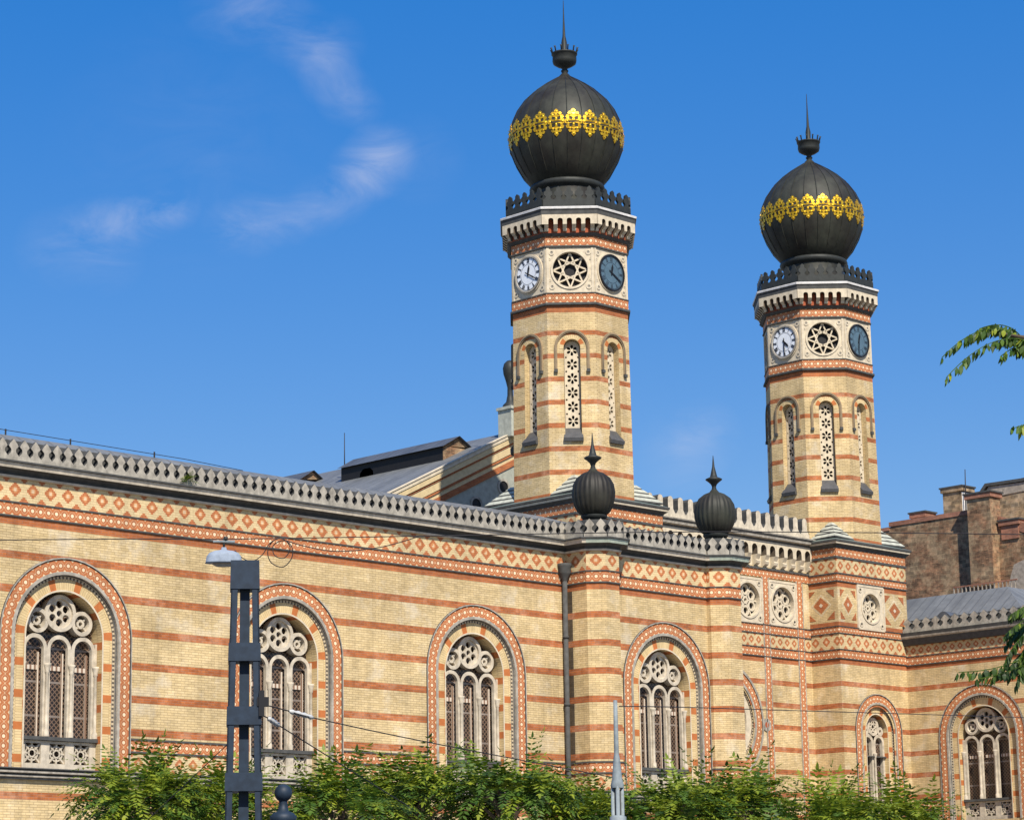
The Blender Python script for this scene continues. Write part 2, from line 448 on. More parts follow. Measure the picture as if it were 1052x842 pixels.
def offsets(path, closed):
    n = len(path); out = []
    def nrm(a, b):
        dx, dy = b[0] - a[0], b[1] - a[1]; l = math.hypot(dx, dy); return (dy / l, -dx / l)
    for i in range(n):
        ns = []
        if closed or i > 0: ns.append(nrm(path[i - 1], path[i]))
        if closed or i < n - 1: ns.append(nrm(path[i], path[(i + 1) % n]))
        if len(ns) == 1: out.append(ns[0])
        else:
            k = 1 + ns[0][0] * ns[1][0] + ns[0][1] * ns[1][1]
            out.append(((ns[0][0] + ns[1][0]) / k, (ns[0][1] + ns[1][1]) / k))
    return out
def shifted(path, d, closed=False):
    o = offsets(path, closed); return [(p[0] + q[0] * d, p[1] + q[1] * d) for p, q in zip(path, o)]

MERLON = [(-.5, .0), (-.5, .20), (-.40, .27), (-.24, .37), (-.20, .46), (-.24, .55), (-.36, .61), (-.42, .67), (-.33, .77), (-.18, .88), (0, 1.0),
          (.18, .88), (.33, .77), (.42, .67), (.36, .61), (.24, .55), (.20, .46), (.24, .37), (.40, .27), (.5, .20), (.5, .0)]
TALL = [(-.5, 0), (-.5, .20), (-.38, .28), (-.25, .42), (-.25, .86), (-.17, .96), (0, 1), (.17, .96), (.25, .86), (.25, .42), (.38, .28), (.5, .20), (.5, 0)]
CREST = [(-.5, 0), (-.5, .38), (-.26, .44), (-.22, .52), (-.40, .60), (-.40, .74), (-.22, .80), (-.20, .92), (0, 1), (.20, .92), (.22, .80), (.40, .74), (.40, .60), (.22, .52), (.26, .44), (.5, .38), (.5, 0)]
def cresting(mb, path, closed, z0, h, pitch, d1, d0, shape, mat, side=None, skip=()):
    n = len(path)
    for i in range(n if closed else n - 1):
        if i in skip: continue
        a, b = path[i], path[(i + 1) % n]; L = math.dist(a, b)
        if L < pitch * 0.6: continue
        nx, ny = (b[1] - a[1]) / L, -(b[0] - a[0]) / L
        F = Frame(a[0], a[1], nx, ny); c = max(1, round(L / pitch)); p = L / c
        for k in range(c):
            mb.poly(F, [[((k + .5 + s) * p, z0 + z * h) for s, z in shape][::-1]], d1, d0, mat, side, back=True)

def octagon(c, a):
    h = a * math.tan(PI / 8)
    return [(c[0] - a, c[1] + h), (c[0] - a, c[1] - h), (c[0] - h, c[1] - a), (c[0] + h, c[1] - a),
            (c[0] + a, c[1] - h), (c[0] + a, c[1] + h), (c[0] + h, c[1] + a), (c[0] - h, c[1] + a)]

# ------------------------------------------------------------------ object helpers
def thing(name, label, cat, loc, group=None):
    o = bpy.data.objects.new(name, None); COL.objects.link(o); o.location = loc; o.empty_display_size = 0.3
    return tag(o, label, cat, group)
def tag(o, label, cat, group=None):
    o['label'] = label; o['category'] = cat
    if group: o['group'] = group
    return o
def structure(o): o['kind'] = 'structure'; return o

# ------------------------------------------------------------------ windows
def big_window(parent, F, sc, zs=11.34, zb=7.25, label=None):
    """round-arched window of three lancets under three roundels"""
    w = MB(); dT = -.38; dP = -.66; sd = 'beads'
    for c in (-.9, 0, .9):
        w.ring(F, sc + c, zs - .36, .325, .45, 8.27, dT, 'stone', din=dT - .13, side='stone', n=14)
        w.quad(F, sc + c + .25, sc + c + .31, 8.27, zs - .36, dT - .12, 'beads') if False else None
    for s in (-1.44, 1.35):
        w.box(F, sc + s, sc + s + .09, 8.27, zs - .1, dP + .03, dT, 'stone')
    w.circ(F, sc, zs + .77, .46, .58, dT + .04, 'stone', din=dT - .16, dout=dT - .2)
    cr_ = lambda cx_, cz_, r_, n_: [(cx_ + r_ * math.cos(2 * PI * k / n_), cz_ + r_ * math.sin(2 * PI * k / n_)) for k in range(n_)]
    w.poly(F, [cr_(sc, zs + .77, .47, 30)] + [cr_(sc + .285 * math.cos(PI / 2 + PI * k_ / 3), zs + .77 + .285 * math.sin(PI / 2 + PI * k_ / 3), .122, 12) for k_ in range(6)] + [cr_(sc, zs + .77, .10, 10)], dT - .04, dT - .14, 'stone')
    for s in (-.82, .82):
        w.circ(F, sc + s, zs + .50, .27, .39, dT + .03, 'stone', din=dP + .03, dout=dP + .03, n=24)
        w.circ(F, sc + s, zs + .50, .07, .15, dT - .06, 'stone', din=dT - .2, dout=dT - .2, n=16)
        for k in range(4):
            t = PI / 4 + 2 * PI * k / 4
            w.bar(F, (sc + s + .13 * math.cos(t), zs + .5 + .13 * math.sin(t)), (sc + s + .28 * math.cos(t), zs + .5 + .28 * math.sin(t)), .05, dT - .06, dT - .25, 'stone')
    # parapet slab with pierced squares
    out = [(sc - 1.44, zb), (sc + 1.44, zb), (sc + 1.44, 8.14), (sc - 1.44, 8.14)]
    hol = [[(sc + c - .29, zb + .2), (sc + c + .29, zb + .2), (sc + c + .29, 8.06), (sc + c - .29, 8.06)] for c in (-.9, 0, .9)]
    w.poly(F, [out] + hol, dT + .02, dT - .2, 'stone')
    for c in (-.9, 0, .9):
        cz = (zb + .2 + 8.06) / 2
        w.circ(F, sc + c, cz, .09, .15, dT - .03, 'stone', n=12)
        w.circ(F, sc + c, cz, .20, .245, dT - .04, 'stone', din=dT - .15, n=16)
        for k in range(8):
            t = 2 * PI * k / 8
            w.bar(F, (sc + c + .13 * math.cos(t), cz + .13 * math.sin(t)), (sc + c + .4 * math.cos(t) * (0.74 if k % 2 == 0 else 1), cz + .4 * math.sin(t) * (0.74 if k % 2 == 0 else 1)), .055, dT - .03, dT - .15, 'stone')
    win = w.build('window', parent)
    if label: win['label'] = label
    p = MB()
    p.poly(F, [[(sc - 1.5, zb), (sc + 1.5, zb)] + [(sc + 1.5 * math.cos(t * PI / 20), zs + 1.5 * math.sin(t * PI / 20)) for t in range(21)]], dP, dP, 'lattice')
    p.build('pane', win)
    j = MB()
    for c in (-.9, 0, .9):
        j.box(F, sc + c + .255, sc + c + .32, 8.27, zs - .45, dP, dP + .05, 'beads')
        j.box(F, sc + c - .305, sc + c + .305, zs - 1.0, zs - .86, dP, dP + .04, 'beads')
    j.build('beaded_border', win)
    for c in (-.45, .45, 1.36, -1.36):
        q = MB(); x, y, _ = F.P(sc + c, 0, dT + .03)
        q.lathe((x, y), [(.10, 8.27), (.10, 8.42), (.058, 8.5), (.055, 10.22), (.08, 10.26), (.07, 10.3), (.12, 10.46), (.13, 10.52), (0, 10.52)], 10, 'stone')
        q.build('colonnette', win)
    b = MB(); b.box(F, sc - 1.44, sc + 1.44, 8.15, 8.26, dT - .3, dT + .14, 'mould'); b.build('sill', win)
    archivolt(win, F, sc, zs, 1.44, zb)
    return win

def archivolt(win, F, sc, zs, r, zb, k=1.0, wall_d=0.0, depth=-.70):
    "five concentric bands round the opening of half-width r"
    a = MB(); e = lambda x: r + x * k
    a.ring(F, sc, zs, e(-.02), e(.035), zb, -.10, 'stone_white', din=depth, side='vouss', dout=-.14)
    a.ring(F, sc, zs, e(.035), e(.375), zb, -.13, 'vouss')
    a.ring(F, sc, zs, e(.375), e(.455), zb, -.10, 'dentil', din=-.13, side='stone_grey')
    a.ring(F, sc, zs, e(.455), e(.49), zb, -.04, 'mould', din=-.10, side='stone_grey')
    a.ring(F, sc, zs, e(.49), e(.59), zb, .05, 'stone_grey', din=-.04, side='stone_grey', dout=0)
    a.ring(F, sc, zs, e(.59), e(.96), zb, .02, 'oct', unit=True)
    a.ring(F, sc, zs, e(.96), e(.985), zb, .03, 'mould', din=.02)
    a.ring(F, sc, zs, e(.985), e(1.025), zb, .06, 'stone_grey', din=.03, dout=-.01, side='mould')
    return a.build('archivolt', win)

def wall_with_arches(mb, F, s0, s1, z0, z1, arches, mat, d=0.0):
    "rectangle with stilted arch holes; split between holes so triangles stay small"
    holes = []
    for sc, zs, r, zb in arches:
        holes.append([(sc - r, zb), (sc + r, zb)] + [(sc + r * math.cos(PI * t / 20), zs + r * math.sin(PI * t / 20)) for t in range(21)])
    mb.poly(F, [[(s0, z0), (s1, z0), (s1, z1), (s0, z1)]] + holes, d, d, mat)

# ------------------------------------------------------------------ 1 museum wing with corner turrets
YW, YB = 65.0, 64.1
T1, T2, TA = (68.3, 64.27), (75.3, 64.27), 0.87
TH = TA * math.tan(PI / 8)
XL = 20.0
mpath = [(XL, YW), (T1[0] - TA, YW), (T1[0] - TA, T1[1] - TH), (T1[0] - TH, T1[1] - TA), (T1[0] + TH, T1[1] - TA), (T1[0] + TA, T1[1] - TH), (T1[0] + TA, YB),
         (T2[0] - TA, YB), (T2[0] - TA, T2[1] - TH), (T2[0] - TH, T2[1] - TA), (T2[0] + TH, T2[1] - TA), (T2[0] + TA, T2[1] - TH), (T2[0] + TA, 75.6)]
FW, FB = Frame(0, YW, 0, -1), Frame(0, YB, 0, -1)
mus = thing('museum_wing', 'long striped brick wing with arched windows and two small onion domes beside the bay', 'building', (66, 66, 0))
WINX = [27.4, 36.24, 45.08, 53.92, 62.75]
ZTOP = 14.66
w = MB()
wall_with_arches(w, FW, XL, mpath[1][0], 0, ZTOP, [(x, 11.34, 1.95, 7.25) for x in WINX], 'brick')
wall_with_arches(w, FB, mpath[6][0], mpath[7][0], 0, ZTOP, [(71.95, 11.34, 1.95, 7.25)], 'brick')
w.sweep(mpath[1:7], [(0, 0), (0, ZTOP)], 'brick')
FT = Frame(T1[0] - TA, 0, -1, 0); w.quad(FT, -65.0, -64.66, 0, ZTOP, .004, 'brick_pipe_shade')  # the downpipe's shadow, painted as a dark strip on the turret side
w.sweep(mpath[7:], [(0, 0), (0, ZTOP)], 'brick')
w.sweep(mpath, [(0, ZTOP), (0, 14.90)], 'red')
w.sweep(mpath, [(-.02, 14.90), (-.02, 16.7)], 'brick_plain')
w.sweep([(T2[0] + TA, 75.6), (XL, 75.6), (XL, YW)], [(0, 0), (0, 16.7)], 'brick_plain')
w.build('wall', mus)

def frieze_lower(mb, path, closed=False, dz=0.0, diamonds=True):
    "moulding, octagon band, moulding, diamond course: 14.90 - 16.12"
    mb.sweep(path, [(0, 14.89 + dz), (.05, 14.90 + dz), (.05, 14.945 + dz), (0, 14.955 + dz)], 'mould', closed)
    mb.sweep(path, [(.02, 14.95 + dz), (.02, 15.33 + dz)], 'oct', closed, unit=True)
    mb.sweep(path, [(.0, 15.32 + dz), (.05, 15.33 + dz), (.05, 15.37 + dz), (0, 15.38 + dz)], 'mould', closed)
    if diamonds: mb.sweep(path, [(.01, 15.37 + dz), (.01, 16.12 + dz)], 'dia', closed, unit=True)
def cornice_16(mb, path, closed=False):
    mb.sweep(path, [(.0, 16.09), (.11, 16.10), (.12, 16.165)], 'stone', closed)
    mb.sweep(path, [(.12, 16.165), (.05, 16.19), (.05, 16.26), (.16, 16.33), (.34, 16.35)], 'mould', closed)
    mb.sweep(path, [(.34, 16.35), (.35, 16.39), (.38, 16.50)], 'stone', closed)
    mb.sweep(path, [(.38, 16.50), (.44, 16.52), (.44, 16.57)], 'mould', closed)
    mb.sweep(path, [(.44, 16.57), (.1, 16.62)], 'copper_green', closed)
f = MB(); frieze_lower(f, mpath); f.build('frieze', mus)
c = MB(); cornice_16(c, mpath)
for sub in (mpath[2:6], mpath[8:12]): c.sweep(sub, [(.345, 16.352), (.358, 16.39), (.388, 16.50)], 'patina_light')
c.build('cornice', mus)
p = MB(); pp = shifted(mpath, .16); cresting(p, pp, False, 16.60, .68, .405, .06, -.07, MERLON, 'stone_grey', 'mould')
p.build('parapet', mus)
gt = MB(); gt.sweep(shifted(mpath, -.06), [(0, 16.6), (0, 17.29), (-.06, 17.29), (-.06, 16.6)], 'mould'); gt.build('gap_shade_backing', mus)  # added dark sheet: gutter shade behind the merlon gaps, dark roof edge above
# sill course and lower frieze between the windows
s = MB()
s.sweep(mpath, [(0, 6.90), (.12, 6.91), (.12, 6.96)], 'mould'); s.sweep(mpath, [(.12, 6.96), (.17, 6.98), (.17, 7.03)], 'stone_grey')
s.sweep(mpath, [(.17, 7.03), (.10, 7.05), (.10, 7.08)], 'mould'); s.sweep(mpath, [(.10, 7.08), (.24, 7.10), (.24, 7.15)], 'stone_grey')
s.sweep(mpath, [(.24, 7.15), (.2, 7.18), (.2, 7.21), (.28, 7.22), (.26, 7.25), (-.6, 7.26)], 'mould')
s.build('sill_course', mus)
lf = MB()
def low_strip(F, s0, s1):
    lf = MB()
    lf.quad(F, s0, s1, 7.92, 8.27, .02, 'oct', True, s0 + (s1 - s0) / 2)
    lf.box(F, s0, s1, 8.27, 8.32, 0, .05, 'mould'); lf.box(F, s0, s1, 7.87, 7.92, 0, .05, 'mould')
    lf.quad(F, s0, s1, 7.25, 7.87, .012, 'dia', True, s0 + (s1 - s0) / 2)
    lf.build('lower_frieze', mus)
edges = [XL] + [v for x in WINX for v in (x - 2.46, x + 2.46)] + [mpath[1][0]]
for a, b in zip(edges[::2], edges[1::2]): low_strip(FW, a, b)
low_strip(FB, mpath[6][0], 71.95 - 2.46); low_strip(FB, 71.95 + 2.46, mpath[7][0])
for sub in (mpath[1:7], mpath[7:12]):
    lf = MB()
    lf.sweep(sub, [(.02, 7.92), (.02, 8.27)], 'oct', unit=True); lf.sweep(sub, [(.012, 7.25), (.012, 7.87)], 'dia', unit=True)
    lf.sweep(sub, [(0, 8.265), (.05, 8.27), (.05, 8.32), (0, 8.325)], 'mould'); lf.sweep(sub, [(0, 7.865), (.05, 7.87), (.05, 7.92), (0, 7.925)], 'mould'); lf.build('lower_frieze', mus)
for x in WINX: big_window(mus, FW, x)
big_window(mus, FB, 71.95)
# small onion domes
for T in (T1, T2):
    d = MB()
    d.lathe(T, [(.62, 16.7), (.60, 16.95), (.44, 17.02), (.36, 17.14), (.34, 17.34), (.44, 17.42), (.5, 17.50), (.5, 17.56)], 24, 'iron')
    d.lathe(T, [(.42, 17.54), (.62, 17.70), (.75, 17.95), (.82, 18.25), (.83, 18.45), (.78, 18.75), (.64, 19.0), (.42, 19.17), (.2, 19.26), (.12, 19.36)], 96, 'dome', 24, .055)
    dm = d.build('onion_dome', mus)
    q = MB()
    q.lathe(T, [(.12, 19.3), (.08, 19.48), (.12, 19.58), (.2, 19.66), (.33, 19.76), (.33, 19.80), (.15, 19.88), (.12, 20.0), (.05, 20.3), (.012, 20.75)], 14, 'iron')
    q.build('finial', dm)
# roof behind the parapet
r = MB()
r.face([(XL, 65.3, 16.75), (68.5, 65.3, 16.75), (68.5, 67.5, 18.02), (XL, 67.5, 18.02)], 'zinc', [(XL, 0), (68.5, 0), (68.5, 2.4), (XL, 2.4)])
r.face([(XL, 67.5, 18.02), (68.5, 67.5, 18.02), (72.0, 75.5, 16.9), (XL, 75.5, 16.9)], 'zinc', [(XL, 0), (68.5, 0), (72, 8), (XL, 8)])
r.face([(68.5, 65.3, 16.75), (76, 64.5, 16.75), (76, 75.5, 16.9), (72, 75.5, 16.9), (68.5, 67.5, 18.02)], 'zinc')
rf = r.build('roof', mus)
rw = MB()
rw.tube([(XL, 67.5, 18.19), (36, 67.5, 18.16), (44, 67.5, 18.18), (51.5, 67.5, 18.12), (54, 67.5, 18.03)], .012, 'wire', 5)
for x in (30, 36, 41.5, 44.3, 46.8, 50.2): rw.tube([(x, 67.5, 17.9), (x, 67.5, 18.21)], .03, 'wire', 5)
rw.build('lightning_wire', rf, merge=False)
# downpipe left of the turret
dp = MB(); px, py = 67.22, YW - .17
dp.tube([(px, py, .3), (px, py, 15.2)], .095, 'mould', 10)
for z in (3.0, 5.5, 8.0, 10.4, 12.9): dp.tube([(px, py, z), (px, py, z + .1)], .12, 'mould', 10)
dpo = dp.build('downpipe', mus)
dh = MB(); dh.lathe((px, py), [(.10, 15.05), (.13, 15.15), (.22, 15.3), (.25, 15.36), (.24, 15.55), (.27, 15.6), (.27, 15.7), (.1, 15.72), (0, 15.72)], 12, 'mould'); dh.build('hopper', dpo)

# ------------------------------------------------------------------ 2 clock towers
def star_grille(mb, F, sc, zc, R_, d1, d0, mat, n=8, k=3, w=.1):
    pt = [(sc + R_ * math.cos(PI / 2 + 2 * PI * i / n), zc + R_ * math.sin(PI / 2 + 2 * PI * i / n)) for i in range(n)]
    for i in range(n): mb.bar(F, pt[i], pt[(i + k) % n], w, d1, d0, mat)

def rosette(mb, F, sc, zc, R_, d1, d0, mat):
    mb.circ(F, sc, zc, R_ * .12, R_ * .25, d1, mat, din=d0, n=14)
    for i in range(6):
        t = PI / 6 + 2 * PI * i / 6
        mb.circ(F, sc + R_ * .62 * math.cos(t), zc + R_ * .62 * math.sin(t), R_ * .2, R_ * .33, d1, mat, din=d0, n=14)
        t += PI / 6
        mb.bar(F, (sc + R_ * .2 * math.cos(t), zc + R_ * .2 * math.sin(t)), (sc + R_ * math.cos(t), zc + R_ * math.sin(t)), R_ * .1, d1 - .01, d0, mat)

def stone_panel(parent, F, sc, zc, half, halfz, R_, d, name='round_window', deep=-.26):
    "square stone panel with a round pierced window and carved corners"
    w = MB(); n = 36
    w.poly(F, [[(sc - half, zc - halfz), (sc + half, zc - halfz), (sc + half, zc + halfz), (sc - half, zc + halfz)],
               [(sc + R_ * 1.08 * math.cos(2 * PI * k / n), zc + R_ * 1.08 * math.sin(2 * PI * k / n)) for k in range(n)]], d, deep, 'stone_white')
    w.circ(F, sc, zc, R_, R_ * 1.12, d + .04, 'stone_white', din=deep, dout=d)
    for a in (-1, 1):
        w.box(F, sc + a * half - .05, sc + a * half + .05, zc - halfz, zc + halfz, 0, d + .03, 'stone_white')
        w.box(F, sc - half, sc + half, zc + a * halfz - .05, zc + a * halfz + .05, 0, d + .02, 'stone_white')
        for b in (-1, 1):
            w.circ(F, sc + a * half * .80, zc + b * halfz * .80, half * .07, half * .13, d + .03, 'stone_white', dout=d, n=12)
            w.disc(F, sc + a * half * .80, zc + b * halfz * .80, half * .05, d + .004, 'dark', 10)
    rosette(w, F, sc, zc, R_, deep + .12, deep + .02, 'stone_white')
    o = w.build(name, parent)
    q = MB(); q.disc(F, sc, zc, R_ * 1.1, deep, 'dark'); q.build('pane', o)
    return o

def numerals(mb, F, r, zc, d, mat):
    GL = ['XII', 'I', 'II', 'III', 'IIII', 'V', 'VI', 'VII', 'VIII', 'IX', 'X', 'XI']
    h, wd = r * .25, r * .034
    for i, g in enumerate(GL):
        t = PI / 2 - 2 * PI * i / 12
        up = Vector((math.cos(t), math.sin(t))); rt = Vector((up.y, -up.x)); c = Vector((0, zc)) + up * (r * .8)
        ws = {'I': .055, 'V': .11, 'X': .11}; tot = sum(ws[k] for k in g) * r; x = -tot / 2
        for k in g:
            W_ = ws[k] * r; m = x + W_ / 2
            q = lambda a, b: tuple(c + rt * a + up * b)
            if k == 'I': mb.bar(F, q(m, -h / 2), q(m, h / 2), wd, d, d - .01, mat)
            elif k == 'V': mb.bar(F, q(m - W_ * .38, h / 2), q(m, -h / 2), wd, d, d - .01, mat); mb.bar(F, q(m + W_ * .38, h / 2), q(m, -h / 2), wd, d, d - .01, mat)
            else: mb.bar(F, q(m - W_ * .38, h / 2), q(m + W_ * .38, -h / 2), wd, d, d - .01, mat); mb.bar(F, q(m + W_ * .38, h / 2), q(m - W_ * .38, -h / 2), wd, d + .002, d - .01, mat)
            x += W_
    mb.circ(F, 0, zc, r * .93, r * .96, d, mat, n=40); mb.circ(F, 0, zc, r * .60, r * .62, d, mat, n=40)

def clock(parent, F, zc, hour, minute, dial, lab):
    R_ = .77
    m = MB(); m.disc(F, 0, zc, R_, .07, dial, 40); m.circ(F, 0, zc, R_, R_ + .07, .12, 'black' if dial == 'dial_blue' else 'stone_grey', din=.06, dout=.03, n=40)
    o = m.build('clock_face', parent); o['label'] = lab
    q = MB(); numerals(q, F, R_, zc, .08, 'black' if dial == 'dial_white' else 'numeral_grey'); q.build('numerals', o, merge=False)
    for nm, ang, L, wd, tl, dd in (('hour_hand', (hour + minute / 60) / 12, .42, .10, .12, .10), ('minute_hand', minute / 60, .64, .06, .2, .115)):
        t = PI / 2 - 2 * PI * ang; u = Vector((math.cos(t), math.sin(t))); k = Vector((-u.y, u.x)); c = Vector((0, zc))
        q = MB(); q.poly(F, [[tuple(c - u * tl - k * wd * .35), tuple(c - u * tl + k * wd * .35), tuple(c + u * L * .6 + k * wd * .6), tuple(c + u * L), tuple(c + u * L * .6 - k * wd * .6)]], dd, dd - .012, 'black')
        q.build(nm, o)

def oct_frames(c, a):
    return [Frame(c[0] + a * nx, c[1] + a * ny, nx, ny) for nx, ny in
            [(-1, 0), (-.70711, -.70711), (0, -1), (.70711, -.70711), (1, 0), (.70711, .70711), (0, 1), (-.70711, .70711)]]

def base_panel(mb, F, s0, s1, z0, z1):
    "inlaid lozenge panel: red diamond with pale core, corner triangles"
    sc, zc = (s0 + s1) / 2, (z0 + z1) / 2; hw, hh = (s1 - s0) / 2, (z1 - z0) / 2
    dm = lambda k: [(sc - hw * k, zc), (sc, zc - hh * k), (sc + hw * k, zc), (sc, zc + hh * k)]
    mb.poly(F, [dm(.66)], .006, 0, 'stone_white'); mb.poly(F, [dm(.60)], .010, .006, 'brick_plain')
    mb.poly(F, [dm(.50)], .014, 0, 'red')
    mb.poly(F, [dm(.13)], .02, .014, 'stone_white')
    for a in (-1, 1):
        for b in (-1, 1):
            mb.poly(F, [[(sc + a * hw * .86, zc + b * hh * .90), (sc + a * hw * .86, zc + b * hh * .42), (sc + a * hw * .36, zc + b * hh * .90)]], .014, 0, 'red')

def clock_tower(c, label, times):
    A = 2.64; B = 2.745; hs = A * math.tan(PI / 8)
    t = thing('clock_tower', label, 'tower', (c[0], c[1], 0), 'twin clock towers of the synagogue')
    sq = [(c[0] - B, c[1] + B), (c[0] - B, c[1] - B), (c[0] + B, c[1] - B), (c[0] + B, c[1] + B)]
    FU, FP = Frame(c[0], c[1] - B, 0, -1), Frame(c[0] - B, c[1], -1, 0)
    # square base
    b = MB()
    wall_with_arches(b, FU, -B, B, 0, ZTOP, [(0, 11.55, 1.2, 7.25)], 'brick')
    b.sweep([sq[2], sq[3], sq[0], sq[1]], [(0, 0), (0, ZTOP)], 'brick')
    b.sweep(sq, [(0, ZTOP), (0, 14.90)], 'red', True)
    b.sweep(sq, [(-.02, 14.90), (-.02, 16.45)], 'brick_plain', True)
    b.sweep(sq, [(0, 16.46), (0, 16.68)], 'red', True)
    b.sweep([sq[2], sq[3], sq[0], sq[1]], [(0, 16.68), (0, 18.36)], 'brick_plain')
    b.poly(FU, [[(-B, 16.68), (B, 16.68), (B, 18.36), (-B, 18.36)], [(-.22 + .80 * math.cos(2 * PI * k_ / 24), 17.5 + .80 * math.sin(2 * PI * k_ / 24)) for k_ in range(24)]], 0, 0, 'brick_plain')
    b.sweep(sq, [(0, 18.36), (0, 18.62)], 'red', True)
    b.sweep(sq, [(-.02, 18.62), (-.02, 20.5)], 'brick_plain', True)
    bo = b.build('base', t)
    f = MB(); frieze_lower(f, sq, True)
    f.sweep(sq, [(0, 16.10), (.05, 16.11), (.05, 16.15), (0, 16.16)], 'mould', True)
    f.sweep(sq, [(.02, 16.15), (.02, 16.44)], 'oct', True, unit=True)
    f.sweep(sq, [(0, 16.43), (.05, 16.44), (.05, 16.48), (0, 16.49)], 'mould', True)
    f.sweep(sq, [(0, 18.60), (.05, 18.61), (.05, 18.66), (0, 18.67)], 'mould', True)
    f.sweep(sq, [(.02, 18.66), (.02, 18.98)], 'oct', True, unit=True)
    f.sweep(sq, [(0, 18.97), (.05, 18.98), (.05, 19.04), (0, 19.05)], 'mould', True)
    f.sweep(sq, [(.01, 19.04), (.01, 19.74)], 'dia', True, unit=True)
    f.sweep(sq, [(0, 19.73), (.05, 19.74), (.05, 19.84), (0, 19.85)], 'mould', True)
    f.sweep(sq, [(.02, 19.84), (.02, 20.24)], 'oct', True, unit=True)
    f.build('frieze', bo)
    for F_, s0_, s1_ in ((FP, .80, 2.66), (FP, -2.66, -.80), (FU, -2.66, -1.28), (FU, .84, 2.60)):
        pn = MB(); base_panel(pn, F_, s0_, s1_, 16.74, 18.32); pn.build('lozenge_inlay', bo)
    stone_panel(t, FU, -.22, 17.5, 1.02, 1.04, .70, .05)
    # cap of the base
    k = MB()
    k.sweep(sq, [(0, 20.23), (.06, 20.25), (.06, 20.30), (.20, 20.42)], 'mould', True)
    k.sweep(sq, [(.20, 20.42), (.22, 20.51)], 'stone_white', True); k.sweep(sq, [(.22, 20.51), (.26, 20.54), (.26, 20.62)], 'mould', True)
    k.sweep(sq, [(.26, 20.62), (-.5, 20.90)], 'copper_green', True)
    k.build('base_cornice', t)
    # stepped corner broaches
    for ax, ay in ((-1, -1), (1, -1), (1, 1), (-1, 1)):
        br = MB()
        cr = Vector((c[0] + ax * (B + .05), c[1] + ay * (B + .05))); m_ = Vector((c[0] + ax * A * .70711, c[1] + ay * A * .70711))
        tg = Vector((-ay, ax)).normalized()
        for i in range(4):
            f0 = 1 - i * .235; z0, z1 = 20.76 + i * .22, 20.76 + (i + 1) * .22
            cc = m_ + (cr - m_) * f0; e1 = m_ + tg * hs * .98 * f0; e2 = m_ - tg * hs * .98 * f0
            f1 = f0 - .17; c2 = m_ + (cr - m_) * f1; g1 = m_ + tg * hs * .98 * f1; g2 = m_ - tg * hs * .98 * f1
            for a_, b_, a2, b2 in ((e1, cc, g1, c2), (cc, e2, c2, g2)):
                br.face([(*a_, z0), (*b_, z0), (*b_, z0 + .07), (*a_, z0 + .07)], 'mould')
                br.face([(*a_, z0 + .07), (*b_, z0 + .07), (*b2, z1), (*a2, z1)], 'copper_white')
            br.face([(*g1, z1), (*c2, z1), (*g2, z1)], 'copper_white')
        br.build('broach', t)
    # octagonal shaft
    fr = oct_frames(c, A); octp = octagon(c, A)
    s = MB(); zt = 29.27
    for F in fr:
        h = [(-.37, 23.2), (.37, 23.2)] + [(.37 * math.cos(PI * q / 14), 27.37 + .37 * math.sin(PI * q / 14)) for q in range(15)]
        s.poly(F, [[(-hs, 20.3), (hs, 20.3), (hs, 28.96), (-hs, 28.96)], h], 0, 0, 'brick_tower')
        s.poly(F, [h], 0, -.3, 'brick_plain') if False else None
        for i in range(len(h)):
            a, b2 = h[i], h[(i + 1) % len(h)]
            s.face([F.P(*a, 0), F.P(*a, -.52), F.P(*b2, -.52), F.P(*b2, 0)], 'brick_plain', [(0, a[1]), (.42, a[1]), (.42, b2[1]), (0, b2[1])])
    s.sweep(octp, [(0, 28.96), (0, 29.27)], 'red', True)
    so = s.build('shaft', t)
    for F in fr[:3] + fr[7:]:
        g = MB(); ho = []
        for q in range(6):
            zc = 24.12 + q * .635
            for i in range(6):
                tt = 2 * PI * i / 6 + PI / 6; cx_, cz_ = .155 * math.cos(tt), zc + .155 * math.sin(tt)
                ux, uz = math.cos(tt), math.sin(tt)
                ho.append([(cx_ + ux * a - uz * b_, cz_ + uz * a + ux * b_) for a, b_ in ((-.11, 0), (-.03, -.055), (.06, -.06), (.10, 0), (.06, .06), (-.03, .055))])
            if q < 5:
                for sx in (-1, 1): ho.append([(sx * .27 - .05, zc + .3175), (sx * .27, zc + .26), (sx * .27 + .05, zc + .3175), (sx * .27, zc + .375)])
        out = [(-.345, 23.75), (.345, 23.75)] + [(.345 * math.cos(PI * q / 12), 27.37 + .345 * math.sin(PI * q / 12)) for q in range(13)]
        g.poly(F, [out] + ho, -.30, -.38, 'stone_white')
        go = g.build('slit_grille', so)
        q = MB(); q.poly(F, [[(-.38, 23.2), (.38, 23.2), (.38, 27.76), (-.38, 27.76)]], -.52, -.52, 'dark')
        q.build('slit_recess', so)
        q = MB()
        q.face([F.P(-.43, 23.15, .12), F.P(.43, 23.15, .12), F.P(.43, 23.3, .16), F.P(-.43, 23.3, .16)], 'sillmetal')
        q.face([F.P(-.43, 23.3, .16), F.P(.43, 23.3, .16), F.P(.38, 23.8, -.28), F.P(-.38, 23.8, -.28)], 'sillmetal')
        for a in (-1, 1): q.face([F.P(a * .43, 23.15, 0), F.P(a * .43, 23.15, .12), F.P(a * .43, 23.3, .16), F.P(a * .38, 23.8, -.28)], 'sillmetal')
        q.face([F.P(-.43, 23.15, 0), F.P(.43, 23.15, 0), F.P(.43, 23.15, .12), F.P(-.43, 23.15, .12)], 'sillmetal')
        q.build('slit_sill', so)
        q = MB()
        q.ring(F, 0, 27.37, .66, .79, 26.36, .07, 'hood', din=-.02, dout=-.02, n=18, side='hood')
